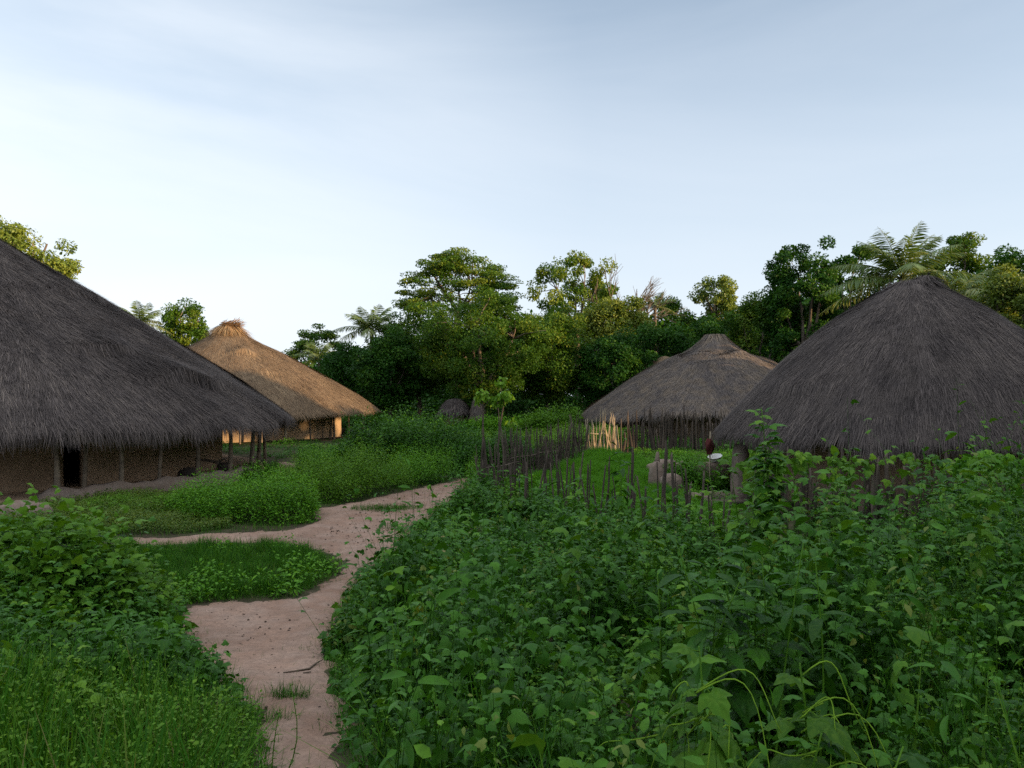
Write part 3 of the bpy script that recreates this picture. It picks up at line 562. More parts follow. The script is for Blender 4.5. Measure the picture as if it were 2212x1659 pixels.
# white basin, tipped a little, on the bench
bx = pt(1546, 950, 25); bz = bench_z + .02
th = np.linspace(0, 2 * pi, 28, endpoint=False); rows = []
for r_, z_ in ((.02, 0), (.13, 0), (.17, .05), (.215, .16), (.235, .165), (.205, .155), (.16, .06), (.12, .02), (.01, .018)):
    rows.append(np.stack([r_ * np.cos(th), r_ * np.sin(th), 0 * th + z_], -1))
V = np.stack(rows); m_, n_ = len(rows), 28; i = np.arange(m_ - 1)[:, None] * n_; j = np.arange(n_)[None]; j2 = (j + 1) % n_
mbk = MB(); mbk.add(V.reshape(-1, 3), [np.stack([i + j, i + j2, i + n_ + j2, i + n_ + j], -1).reshape(-1, 4)], .6)
o = mbk.build('basin', M['enamel']); o.location = (bx[0], bx[1], bz + .05); o.rotation_euler = (rad(14), rad(-12), 0); tag(o, 'white basin tipped on the mud bench at the edge of the dark roof', 'basin')
# stick with a red cloth
p = pt(1533, 990, 24.2); zt = pt(1533, 932, 24.2)[2]; z0 = float(H(*p[:2]))
sk = empty('forked_stick', (p[0], p[1], z0), 'upright stick in the ground in front of the mud bench', 'stick')
mbk = MB(); tube(mbk, [(p[0] + .03, p[1], z0 - .1), (p[0], p[1], z0 + .7), (p[0] + .02, p[1], zt)], [.03, .026, .018], 6); part(mbk, 'stem', M['stake_straw'], sk)
mbk = MB(); n = 14; tt = np.linspace(0, 1, n); uu = np.linspace(0, 2 * pi, 12, endpoint=False); T_, U_ = np.meshgrid(tt, uu, indexing='ij')
rr = (.05 + .07 * np.sin(pi * np.clip(T_ * 1.1, 0, 1)) + .02 * T_) * (1 + .35 * np.sin(3 * U_ + 4 * T_))
V = np.stack([p[0] - .01 + rr * np.cos(U_), p[1] + rr * np.sin(U_), zt - .22 - .5 * T_], -1); i = np.arange(n - 1)[:, None] * 12; j = np.arange(12)[None]; j2 = (j + 1) % 12
mbk.add(V.reshape(-1, 3), [np.stack([i + j, i + j2, i + 12 + j2, i + 12 + j], -1).reshape(-1, 4)], np.clip(.5 + .5 * np.sin(3 * U_), 0, 1).ravel())
o = mbk.build('cloth', M['red_cloth'], origin=tuple(p)); tag(o, 'dull red cloth hanging from the upright stick', 'cloth')
for px, py, ln, an, lab in ((1572, 1036, 1.5, .12, 'weathered timber beam lying flat beside the grey mud heap'), (1590, 1046, 1.2, -.2, 'reddish plank lying lower than the weathered beam')):
    g = pt(px, py, 20.8); z0 = float(H(g[0], g[1])) + .12; mbk = MB(); dx = np.array([cos(an), sin(an), 0]) * ln / 2; c = np.array([g[0], g[1], z0])
    tube(mbk, [c - dx, c, c + dx + (0, 0, .03)], [.07, .075, .065], 4, .5); o = mbk.build('timber_beam', M['stake'], origin=tuple(c)); tag(o, lab, 'beam')
# pots and a crooked branch on the porch of the big hut
def pot(px, r_, rad_, label):
    a = ray_circle(px, C1, r_); q = C1 + r_ * np.array([cos(a), sin(a)]); th = np.linspace(0, 2 * pi, 24, endpoint=False)
    prof = [(.3, 0), (.8, .18), (1, .5), (.86, .84), (.6, 1.0), (.68, 1.1), (.58, 1.08), (.5, .9), (.05, .85)]
    V = np.stack([np.stack([rad_ * a_ * np.cos(th), rad_ * a_ * np.sin(th), 0 * th + rad_ * 1.35 * b_], -1) for a_, b_ in prof]); m_ = len(prof); i = np.arange(m_ - 1)[:, None] * 24; j = np.arange(24)[None]; j2 = (j + 1) % 24
    mbk = MB(); mbk.add(V.reshape(-1, 3), [np.stack([i + j, i + j2, i + 24 + j2, i + 24 + j], -1).reshape(-1, 4)], .5)
    o = mbk.build('clay_pot', M['clay']); o.location = (q[0], q[1], .34); tag(o, label, 'pot', 'clay pots on the porch')
pot(408, 9.6, .26, 'round dark clay pot behind the parapet next to the fifth post'); pot(397, 9.2, .2, 'smaller dark clay pot left of the round one on the porch'); pot(485, 9.7, .27, 'wide dark pot near the far end of the parapet')
a = ray_circle(470, C1, 9.3); q = C1 + 9.3 * np.array([cos(a), sin(a)]); mbk = MB()
tube(mbk, [(q[0] - .7, q[1], .82), (q[0] - .3, q[1] + .05, .78), (q[0], q[1], .72), (q[0] + .12, q[1], .5), (q[0] + .1, q[1], .34)], [.035, .05, .06, .06, .07], 7, .3); tube(mbk, [(q[0], q[1], .72), (q[0] + .2, q[1] + .1, .85), (q[0] + .32, q[1] + .1, .70)], [.05, .04, .02], 6, .3)
o = mbk.build('crooked_branch', M['bark'], origin=(q[0], q[1], .34)); tag(o, 'dark crooked branch standing on the porch beside the wide pot', 'branch')
# twig on the path
A = gnd(612, 1461); B = gnd(668, 1452); Cq = gnd(697, 1432); D = gnd(672, 1459); E = gnd(655, 1461)
z = lambda q: (q[0], q[1], float(H(*q)) + .035)
mbk = MB(); tube(mbk, [z(A), z((A + B) / 2 + .01), z(B), z((B + Cq) / 2 - .01), z(Cq)], [.006, .008, .009, .008, .005], 5, .2); tube(mbk, [z(E), z(D)], [.005, .006], 4, .2)
o = mbk.build('twig', M['bark'], origin=z(A)); tag(o, 'thin dry twig lying on the sand of the path', 'twig')

# ------------------------------------------------------------------ trees
def rnd_dirs(n):
    v = R.normal(0, 1, (n, 3)); return nrm(v)
def leaf_clumps(mb, cen, rc, nl, leaf, size, flat=.75, upb=.5, hue=(0, 1), out_c=None, droop=0.):
    """nl leaves in each clump round the points cen"""
    n = len(cen); rc = np.broadcast_to(rc, (n,))
    dv = rnd_dirs(n * nl).reshape(n, nl, 3); rad_ = R.uniform(.25, 1, (n, nl)) ** .6
    P = cen[:, None] + dv * rad_[..., None] * rc[:, None, None] * np.array([1, 1, flat])
    N = nrm(dv * .6 + np.array([0, 0, upb]) + R.normal(0, .45, (n, nl, 3)))
    D = nrm(np.cross(N, R.normal(0, 1, (n, nl, 3)))); D = nrm(D * .8 + dv * .5 - np.array([0, 0, droop]))
    hv = np.clip(R.uniform(hue[0], hue[1], (n, 1)) * .6 + .4 * R.uniform(hue[0], hue[1], (n, nl)), 0, 1)
    inst(mb, leaf[0], leaf[1], P.reshape(-1, 3), D.reshape(-1, 3), N.reshape(-1, 3), size * R.uniform(.7, 1.3, n * nl), hv.ravel())
def limb(mb, a, b, r0, r1, sag=.12, sides=5):
    a = np.asarray(a, float); b = np.asarray(b, float); t = np.linspace(0, 1, 6)[:, None]; L = np.linalg.norm(b - a)
    mid = np.array([0, 0, 1.]) * L * sag + R.normal(0, .05, 3) * L
    P = a + (b - a) * t + mid * (4 * t * (1 - t)) * .6 + R.normal(0, .012, (6, 3)) * L * (t > 0) * (t < 1)
    tube(mb, P, r0 + (r1 - r0) * t[:, 0] ** .8, sides, R.uniform(.2, .9)); return P
def crown_points(c, rx, rz, n, style, zlow):
    if style == 'umbel':
        u = R.uniform(-.15, 1, n); d = rnd_dirs(n); d[:, 2] = u; hr = np.sqrt(np.clip(1 - np.clip(u, 0, 1) ** 2, .02, 1)) * np.sqrt(R.uniform(.25, 1, n)); a = R.uniform(0, 2 * pi, n)
        return c + np.stack([rx * hr * np.cos(a), rx * hr * np.sin(a), rz * u * R.uniform(.75, 1, n)], -1)
    d = rnd_dirs(n); r_ = R.uniform(.45, 1, n) ** .5
    k = 1 + .30 * wob(d[:, 0] * 2.6 + c[0], d[:, 1] * 2.6 + d[:, 2] * 2.2, 1., c[1])
    return c + d * (r_ * k)[:, None] * np.array([rx, rx, rz])
def tree(label, px, ytop, ybot, hw, d, style='dense', leaf='tree_dark', n=70, nl=110, size=.30, rc=.30, trunk=None, hue=(0, 1), name='tree', group='trees behind the village', lean=0., r0=None, at=None, cat='tree'):
    if at is None:
        x = (px - CX) / FPX * d; zt = CAMZ - (ytop - HY) / FPX * d; zb = CAMZ - (ybot - HY) / FPX * d; rx = hw / FPX * d
    else: (x, d), zt, zb, rx = at, ytop, ybot, hw
    g0 = float(H(x, d)); c = np.array([x, d, (zt + zb) / 2]); rz = (zt - zb) / 2
    root = empty(name, (x - lean, d, g0), label, cat, group)
    rcl = rc * rx * 1.08; nl = int(nl * 1.9); size = size * .74
    if style == 'umbel': c = np.array([x, d, zb + .08 * (zt - zb)]); rz = (zt - zb) * .88
    cen = crown_points(c, max(rx - rcl * .55, rx * .35), max(rz - rcl * .35, rz * .4), n, style, zb)
    cr = MB()
    rcs = rcl * R.uniform(.6, 1.15, n)
    if style == 'umbel': leaf_clumps(cr, cen, rcs, nl, DIA, size, .26, .9, hue)
    elif style == 'droop': leaf_clumps(cr, cen, rcs, nl, DIA, size, .8, .25, hue, droop=.7)
    else: leaf_clumps(cr, cen, rcs, nl, DIA, size, .72, .5, hue)
    part(cr, 'crown', M[leaf], root)
    tk = MB(); tr0 = r0 or max(.12, .032 * (zt - g0) / 1.6); zf = zb + (zt - zb) * (.12 if style != 'umbel' else -.02)
    base = np.array([x - lean, d, g0 - .2]); fork = np.array([x + R.normal(0, .1), d, max(zf, g0 + .6)])
    t = np.linspace(0, 1, 7)[:, None]; P = base + (fork - base) * t; P[:, 0] += .06 * (zt - g0) * .3 * np.sin(3 * t[:, 0]) * R.uniform(-1, 1)
    tube(tk, P, tr0 * (1.35 - .55 * t[:, 0] ** .6), 9, .5); fork = P[-1]
    pick = R.permutation(n)[:int(n * (.55 if style in ('umbel', 'droop') else .3))]
    nm = 5 if style == 'umbel' else 4; mains = []
    for k in range(nm):                                  # main boughs, then a limb from the nearest bough to each clump
        a = 2 * pi * (k + R.uniform(-.3, .3)) / nm; tip = c + np.array([cos(a) * rx * .45, sin(a) * rx * .45, rz * R.uniform(.1, .5)])
        mains.append(limb(tk, fork, tip, tr0 * .55, tr0 * .2, -.1, 6))
    allm = np.concatenate(mains)
    for i in pick:
        dd = np.linalg.norm(allm - cen[i], axis=1) + .4 * np.maximum(0, allm[:, 2] - cen[i][2]); q = allm[np.argmin(dd)]
        limb(tk, q, cen[i], tr0 * .17, tr0 * .04, .06, 4)
    part(tk, 'trunk', M['bark'], root)
    return root
OVAQ = DIA
def palm(label, px, py, d, fl, n, trunk=True, seed=0, name='palm_tree', droop=1., up=(10, 75)):
    c = pt(px, py, d); g0 = float(H(c[0], c[1])); root = empty(name, (c[0], c[1], g0), label, 'palm', 'palms behind the village')
    cr = MB()
    for k in range(n):
        a = 2.4 * k + R.uniform(-.3, .3); e = rad(up[0] + (up[1] - up[0]) * ((k + .5) / n) ** .8 + R.normal(0, 5)); L = fl * R.uniform(.8, 1.1)
        t = np.linspace(0, 1, 12); hd = np.array([cos(a), sin(a), 0])
        dr = droop * (.55 - .25 * k / n)
        P = c + L * (t[:, None] * (hd * cos(e) + np.array([0, 0, 1.]) * sin(e)) - np.array([0, 0, 1.]) * (dr * t ** 2.2)[:, None] + hd * (.12 * t ** 2)[:, None])
        tube(cr, P, .035 * (1 - .8 * t), 4, .75)
        m = 46; tt = np.linspace(.12, 1, m); Q = np.stack([np.interp(tt, t, P[:, i]) for i in range(3)], -1); T = nrm(np.gradient(Q, axis=0)); sd_ = nrm(np.cross(T, [0, 0, 1.])); up_ = np.cross(sd_, T)
        for s_ in (-1, 1):
            dd = nrm(s_ * sd_ * .8 + T * .62 + R.normal(0, .10, (m, 3)) - np.array([0, 0, .35])); ll = L * .24 * np.sin(np.clip(tt * .9 + .12, 0, 1) * pi) ** .6 * R.uniform(.8, 1.1, m)
            inst(cr, *LANF, Q, dd, up_ + R.normal(0, .25, (m, 3)), ll, np.clip(.25 + .5 * R.uniform(0, 1, m) + (.25 if k < 4 else 0), 0, 1))
    part(cr, 'crown', M['palm'], root)
    tk = MB(); t = np.linspace(0, 1, 8)[:, None]; P = np.array([c[0], c[1], g0 - .2]) + (c - np.array([c[0], c[1], g0 - .2])) * t
    tube(tk, P, .2 - .04 * t[:, 0], 9, .4); part(tk, 'trunk', M['bark'], root)
    return root

tree('tall spreading tree with layered flat foliage pads and pale boughs above the forest', 990, 522, 668, 142, 80, 'umbel', 'tree_mid', 160, 100, .32, .165, hue=(.2, 1))
tree('round topped tree with drooping leaves beside the bare branching tree', 1245, 543, 740, 92, 76, 'droop', 'tree_mid', 84, 110, .34, .20, hue=(.3, 1))
# bare tree
d = 75; x = (1325 - CX) / FPX * d; g0 = float(H(x, d)); bt = empty('tree', (x, d, g0), 'leafless grey tree with fine branching twigs against the sky', 'tree', 'trees behind the village'); tk = MB()
def bare(a, dirv, L, r_, lev):
    b = a + nrm(dirv) * L; limb(tk, a, b, r_, r_ * .6, .03, 4)
    if lev:
        for k in range(3 if lev > 1 else 4): bare(a + (b - a) * R.uniform(.55, 1), nrm(nrm(dirv) + R.normal(0, .42, 3) + np.array([0, 0, .1])), L * R.uniform(.5, .75), r_ * .55, lev - 1)
for k in range(5): bare(np.array([x, d, 7.]), np.array([R.normal(0, .32), R.normal(0, .32), 1]), 4.3, .14, 3)
tube(tk, [(x, d, g0 - .2), (x + .1, d, 4), (x, d, 7.1)], [.32, .26, .2], 8); part(tk, 'trunk', M['twigs'], bt)
# dense trees of the middle, nearest first
tree('large feathery dark tree on a thick leaning trunk in the middle of the forest edge', 1045, 632, 872, 142, 58, 'dense', 'tree_mid', 165, 170, .24, .19, hue=(0, .85), lean=1.2, r0=.5)
tree('dark tree left of the big feathery tree, reaching over the thatched shed', 905, 655, 860, 95, 64, 'dense', 'tree_mid', 90, 150, .28, .27, hue=(.0, .8))
tree('broad dark green tree behind the sapling, hanging low to the hedge', 1190, 665, 865, 108, 62, 'dense', 'tree_mid', 110, 170, .26, .25, hue=(.1, .9))
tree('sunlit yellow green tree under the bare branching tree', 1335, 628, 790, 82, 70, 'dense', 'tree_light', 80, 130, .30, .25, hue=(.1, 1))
tree('dark tree below the sunlit yellow green one', 1325, 715, 880, 88, 60, 'dense', 'tree_dark', 90, 160, .26, .25, hue=(0, .8))
tree('deep green tree left of the peak with the straw cap', 1425, 690, 885, 85, 63, 'dense', 'tree_dark', 90, 150, .27, .26, hue=(0, .85))
tree('pale green domed tree further back between forest and straw cap', 1452, 642, 760, 58, 84, 'dense', 'tree_mid', 44, 110, .34, .32, hue=(0, .7))
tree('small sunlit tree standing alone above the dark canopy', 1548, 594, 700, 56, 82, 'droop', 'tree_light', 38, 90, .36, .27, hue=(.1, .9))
tree('dark rounded tree right behind the straw cap peak', 1545, 680, 880, 90, 66, 'dense', 'tree_dark', 90, 150, .28, .27, hue=(0, .9))
tree('dark tree sloping up with patches of sunlit leaves', 1650, 625, 860, 98, 60, 'dense', 'tree_mid', 105, 150, .28, .25, hue=(0, .8))
tree('tall dark tree with upright spires left of the big palm', 1735, 508, 800, 85, 56, 'dense', 'tree_dark', 100, 130, .27, .24, hue=(0, .9))
tree('second tall spired tree close beside the big palm', 1832, 512, 800, 72, 58, 'dense', 'tree_dark', 76, 130, .28, .27, hue=(.1, 1))
tree('narrow leafy spire standing left of the tall dark tree', 1688, 565, 760, 40, 57, 'dense', 'tree_dark', 34, 100, .26, .36, hue=(0, .7))
tree('round topped tree right of the big palm', 2062, 508, 760, 82, 60, 'dense', 'tree_mid', 84, 140, .29, .27, hue=(0, .8))
tree('dark tree at the right border behind the lighter bushy tree', 2190, 522, 780, 105, 54, 'dense', 'tree_dark', 100, 140, .27, .25, hue=(.1, 1))
tree('lighter bushy tree low beside the slope of the near right roof', 2185, 585, 860, 100, 38, 'dense', 'tree_light', 110, 190, .20, .24, hue=(0, .8))
tree('dark tree filling the gap behind the near right roof', 1960, 590, 860, 100, 56, 'dense', 'tree_dark', 90, 130, .28, .27, hue=(0, .7))
tree('open crowned tree at the left end of the forest', 690, 690, 800, 78, 88, 'umbel', 'tree_mid', 60, 70, .36, .24, hue=(.1, .8))
tree('low dark tree above the right eave of the sunlit hut', 765, 745, 880, 90, 66, 'dense', 'tree_dark', 80, 140, .28, .27, hue=(0, .7))
tree('dark bushy tree rising behind the golden roof edge', 840, 715, 885, 80, 60, 'dense', 'tree_dark', 80, 150, .26, .27, hue=(0, .8))
tree('green tree rising over the two left roofs', 398, 633, 790, 62, 72, 'dense', 'tree_mid', 60, 110, .30, .26, hue=(.1, .9))
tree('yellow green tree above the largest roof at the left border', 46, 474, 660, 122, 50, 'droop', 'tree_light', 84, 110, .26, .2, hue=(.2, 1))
palm('feathery palm left of the forest with arching fronds', 803, 718, 64, 3.6, 20)
palm('palm tips showing over the roof of the largest hut', 303, 700, 66, 2.9, 16)
palm('large palm with sunlit fronds right above the near right roof', 1948, 602, 44, 4.4, 24, up=(-12, 80), droop=.85)
palm('palm with low drooping fronds behind the right slope of the near roof', 2060, 640, 42, 3.2, 14, up=(0, 60))
palm('dark palm standing low at the left end of the forest', 690, 775, 72, 3.0, 18)
palm('small palm poking out right of the bare branching tree', 1415, 665, 78, 2.6, 14)
# unseen trees added off frame; heights and gaps shaped to cast the village's shade
def behind(u, dist, ztop, rx, zb):
    q = sl * u + sh * dist
    tree('unseen tall tree added beyond the right border to cast shade', 0, ztop, zb, rx, 0, 'dense', 'tree_dark', 80, 90, .95, .36, group='added shade trees outside the picture', at=(float(q[0]), float(q[1])), name='shade_caster_tree')
for a_ in [(-14, 32, 14, 5.5, 2), (-5, 30, 15, 5.5, 2), (3, 33, 18, 5.5, 2), (10, 31, 23.5, 6, 2), (17, 34, 25.5, 6.5, 2), (18, 26, 15, 5, 1), (21.4, 31, 21, 4.6, 2), (27.4, 32, 10.0, 2.4, 1), (27.4, 41, 22, 3.0, 13.6), (9, 26, 14, 5, 1), (30.8, 30, 15.2, 2.2, 1), (0, 27, 11, 5, 1),
          (36.2, 32, 15.4, 1.6, 1), (40, 32, 12.0, 2.6, 1), (43.5, 31, 11.4, 3.0, 1), (51, 32, 12.2, 3.6, 1), (56.5, 32, 13.2, 4, 1), (63, 33, 14.8, 5, 1), (72, 33, 15.6, 5.5, 1), (82, 34, 15.5, 6, 1)]: behind(*a_)

# ------------------------------------------------------------------ far woods and the hedge of undergrowth at their foot
wd = MB(); n = 3600
xs = R.uniform(-34, 86, n); ys = R.uniform(80, 104, n); zs = R.uniform(.3, 1, n) ** .7 * (5.2 * ss(-36, -20, xs) + 4.0 * ss(-14, -4, xs) + 1.0 + 1.6 * wob(xs, ys * 0, .35) + 3.5 * ss(10, 45, xs) - 2.5 * ss(-22, -34, xs))
leaf_clumps(wd, np.stack([xs, ys, zs], -1), R.uniform(1.2, 2.2, n), 60, DIA, .5, .75, .5, (0, .8))
n = 1500; xs = R.uniform(-32, 70, n); leaf_clumps(wd, np.stack([xs, R.uniform(68, 80, n), R.uniform(.2, 3.2, n)], -1), R.uniform(.8, 1.5, n), 60, DIA, .36, .8, .5, (0, .7))
o = wd.build('far_woods', M['tree_dark']); tag(o, 'dark mass of far woods closing the view between the trees', 'woods', kind='stuff')

def mass(name, label, cat, P, hfun, dens, leafs, mat, kind='stuff', lo=.35, stem=None, pet=.5, k=11, col=(0, 1), e0=-25, e1=40, keep=None, lean=.15):
    """plants standing over the ground region P; hfun gives their height at x, y"""
    mbm = MB(); q = sample(P, dens)
    if keep is not None: q = q[keep(q[:, 0], q[:, 1])]
    h = hfun(q[:, 0], q[:, 1]) * R.uniform(.72, 1.12, len(q)); ok = h > .06; q = q[ok]; h = h[ok]
    B = np.stack([q[:, 0], q[:, 1], H(q[:, 0], q[:, 1]) - .02], -1)
    tw = sum(w for *_, w in leafs); pz = .5 + .5 * np.sin(1.9 * q[:, 0] + 1.1 * np.sin(1.7 * q[:, 1])) * np.cos(1.6 * q[:, 1] + 1.3 * np.sin(1.3 * q[:, 0]))
    pick = np.clip((pz * .75 + .25 * R.uniform(0, 1, len(q))) * tw, 0, tw - .001); c0 = 0    # each kind of leaf grows in patches
    for lf, sz, w in leafs:
        m = (pick >= c0) & (pick < c0 + w); c0 += w
        s_ = np.minimum(sz * R.uniform(.7, 1.25, m.sum()) * (.72 + .28 * ss(2.4, 5.5, q[m, 1])), h[m] * .6)   # the youngest growth stands nearest
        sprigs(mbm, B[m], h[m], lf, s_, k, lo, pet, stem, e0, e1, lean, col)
    o = mbm.build(name, M[mat]); return tag(o, label, cat, kind=kind)
def blades(mb, q, h, w=1., tilt=.35, var=(0, 1), base=None):
    n = len(q); B = np.stack([q[:, 0], q[:, 1], H(q[:, 0], q[:, 1]) - .01], -1); a = R.uniform(0, 2 * pi, n); tl = np.abs(R.normal(0, tilt, n))
    d = np.stack([np.cos(a) * np.sin(tl), np.sin(a) * np.sin(tl), np.cos(tl)], -1); nn_ = np.stack([-np.cos(a), -np.sin(a), .3 + 0 * a], -1)
    T = BLD[0].copy(); T[:, 0] *= w
    inst(mb, T, BLD[1], B, d, nn_, h, np.clip(R.uniform(*var, n), 0, 1))
def world(*pp): return np.array([gnd(*p) for p in pp])
def dome(cx, cy, rx, ry, h, rot=0., pw=.55):
    def f(x, y):
        u = ((x - cx) * cos(rot) + (y - cy) * sin(rot)) / rx; v = (-(x - cx) * sin(rot) + (y - cy) * cos(rot)) / ry
        r2 = u * u + v * v + .16 * wob(x, y, 1.3, cx) * (u * u + v * v)
        return h * np.clip(1 - r2, 0, 1) ** pw * (1 + .10 * wob(x, y, 2.1, cy) + .07 * wob(x, y, 4.3, cx))
    ring = [(cx + 1.25 * (rx * cos(a) * cos(rot) - ry * sin(a) * sin(rot)), cy + 1.25 * (rx * cos(a) * sin(rot) + ry * sin(a) * cos(rot))) for a in np.linspace(0, 2 * pi, 24)]
    return np.array(ring), f
off_path = lambda x, y: path_sd(x, y) < -.04
def bush(label, cx, cy, rx, ry, h, dens, leafs, mat, rot=0., pw=.42, k=13, lo=.25, col=(0, 1), name='bush', lean=.12, group='bushes beside the path'):
    P, f0 = dome(cx, cy, rx, ry, h, rot, pw); lo_, hi_ = P.min(0), P.max(0); nb_ = int(rx * ry * 14) + 6; bc = R.uniform(lo_, hi_, (nb_, 2)); br = R.uniform(.32, .72, nb_)
    def f(x, y):
        r = np.zeros(np.shape(x))
        for c, q_ in zip(bc, br): r = np.maximum(r, np.sqrt(np.clip(1 - ((x - c[0]) ** 2 + (y - c[1]) ** 2) / q_ ** 2, 0, 1)) * (.75 + .4 * q_))
        return f0(x, y) * (.66 + .42 * r)
    o = mass(name, label, 'bush', P, f, dens, leafs, mat, 'thing', lo, None, .5, k, col, keep=off_path, lean=lean); o['group'] = group
    return o
FINE = [(DIA, .075, 3), (DIA, .05, 2)]
bush('feathery bright green bush by the bend of the path, in front of the taller bush', -4.9, 23.4, 2.5, 1.8, 1.62, 190, FINE, 'leaf_bright', .25, col=(0, .95))
bush('lower feathery bush closer to the far end of the path', -2.6, 26.3, 1.9, 1.4, 1.55, 190, FINE, 'leaf_mid', .3, col=(.1, 1))
bush('tall broad leaved bush rising behind the feathery bush', -4.3, 32.2, 3.3, 2.3, 2.45, 130, [(OVA, .15, 3), (OVA, .11, 2)], 'leaf', .1, col=(.05, .95), k=12)
bush('broad leaved bush between the tall bush and the dense stake fence', -.8, 31.0, 2.1, 2.5, 1.75, 130, [(OVA, .14, 3), (OVA, .1, 2)], 'leaf', .1, col=(.05, .9))
bush('low shadowy bush beside the sandy yard of the sunlit hut', -7.9, 30.8, 1.6, 1.3, .95, 120, [(OVA, .09, 3), (DIA, .07, 2)], 'leaf_mid', 0, col=(0, .8))
bush('rounded bush on the bank below the parapet, dark on its path side', -6.3, 19.1, 2.2, 1.4, 1.22, 210, [(DIA, .075, 3), (OVA, .07, 2)], 'leaf_mid', .05, col=(.05, 1))
bush('low bush in front of the parapet left of the rounded bush', -9.0, 19.3, 1.9, 1.1, .42, 170, FINE, 'leaf_bright', .1, col=(0, .8))
bush('small dark bush at the far end of the parapet by the last posts', -8.6, 26.6, 1.3, 1.0, .65, 130, [(OVA, .08, 3)], 'leaf_mid', 0, col=(0, .7))
bush('vine covered hedge beneath the trees left of the hidden brown roof', 2.3, 47, 2.4, 1.6, 2.0, 60, [(OVA, .2, 3)], 'leaf_bright', 0, col=(0, .75))
bush('dark hedge under the trees right of the thatched shed', -1.0, 51, 3.2, 1.6, 1.5, 55, [(OVA, .2, 3)], 'leaf_mid', 0, col=(.1, 1))
bush('green thicket of leaves growing between the tall mud pillar and the mud bench', 5.75, 24.6, 1.15, .9, 1.05, 170, [(OVA, .11, 3), (OVA, .07, 1)], 'leaf_mid', 0, col=(0, .8))
# weeds in the middle distance
KEEPM = lambda x, y: (path_sd(x, y) < -.1) & (np.hypot(x - C1[0], y - C1[1]) > 10.9) & (np.hypot(x - C2[0], y - C2[1]) > 9.3) & (np.hypot(x - C3[0], y - C3[1]) > 7.6) & (np.hypot(x - C4[0], y - C4[1]) > 5.4)
mass('weeds', 'knee high yellowish weeds on the bank in front of the porch parapet', 'weeds', world((-60, 1170), (60, 1160), (280, 1155), (420, 1150), (500, 1142), (470, 1075), (300, 1072), (120, 1095), (-60, 1110)),
     lambda x, y: .27 + .08 * wob(x, y, 1.5), 190, [(DIA, .07, 3), (DIA, .05, 3)], 'leaf_yellow', keep=KEEPM, k=12)
mass('undergrowth', 'rank green undergrowth covering the village ground between the huts and the trees', 'undergrowth', [(-30, 20), (-38, 70), (40, 70), (30, 37), (4.5, 35), (-.2, 24.5), (-.6, 25), (-7, 27)],
     lambda x, y: (.30 + .12 * wob(x, y, .8) - .16 * (x < -8.8) * (y < 46) + .9 * ss(44, 56, y)) , 26, [(OVA, .15, 2), (DIA, .13, 3)], 'leaf', keep=KEEPM, k=11, lo=.15, col=(.1, 1))
mass('weeds', 'bright weeds catching a strip of sunlight beyond the dense stake fence', 'weeds', [(-2.5, 38), (-3.5, 46), (6, 47), (7, 40), (3, 37)], lambda x, y: .75 + .2 * wob(x, y, 1.), 60, [(OVA, .14, 2), (DIA, .11, 2)], 'leaf_bright', k=11, lo=.2)
gmb = MB(); q = sample([(-13, 14.5), (-11, 30), (-9, 47), (-5, 47), (-3.5, 28), (.2, 26), (-1.2, 23), (-1, 18), (-1.6, 12), (-3, 10), (-9, 12)], 420); q = q[KEEPM(q[:, 0], q[:, 1])]
blades(gmb, q, R.uniform(.07, .22, len(q)) , 1.1, .5, (0, 1)); o = gmb.build('grass', M['grass']); tag(o, 'short grass carpeting the ground along the path between the bushes', 'grass', kind='stuff')
mass('undergrowth', 'low weeds over the yard between the mud bench and the far stake fence', 'undergrowth', [(4.6, 21), (5.4, 34.5), (13, 34.5), (13, 26), (9, 20.5)], lambda x, y: .22 + .12 * wob(x, y, 1.1), 60, [(OVA, .09, 2), (DIA, .08, 2)], 'leaf_mid', keep=KEEPM, k=10, lo=.15)
# bright seedling plot inside the garden
gmb = MB(); GARD = [(-.2, 23.4), (2.9, 32.6), (4.6, 33.4), (5.3, 29), (4.7, 25.2), (4.7, 22), (5.6, 19.5), (4.6, 15.3), (3.7, 16.1), (1.9, 18.9)]
q = sample(GARD, 2200); h = (.40 + .12 * wob(q[:, 0], q[:, 1], 1.3) + .07 * wob(q[:, 0], q[:, 1], 3.7, 2)) * (1 - .75 * np.exp(-((q[:, 0] - 2.7) ** 2 + ((q[:, 1] - 21.5) / 1.8) ** 2) / .35)) * R.uniform(.8, 1.08, len(q))
blades(gmb, q, h, .8, .22, (.2, .9)); o = gmb.build('seedlings', M['rice']); tag(o, 'dense bright green seedling plot inside the near garden fence', 'seedlings', kind='stuff')

mass('weeds', 'leafy weeds grown up between the short stakes in front of the seedling plot', 'weeds', [(-.7, 22.6), (.6, 20.8), (2.1, 18.6), (3.5, 16.4), (4.3, 15.0), (5.2, 15.4), (4.7, 17.2), (3.2, 19.4), (1.4, 21.8), (.2, 23.6)], lambda x, y: .62 + .34 * wob(x, y, 1.6), 9, [(OVA, .13, 2), (LAN, .26, 2), (LOB, .15, 2)], 'leaf_mid', k=13, lo=.2, stem=.006, pet=.3)
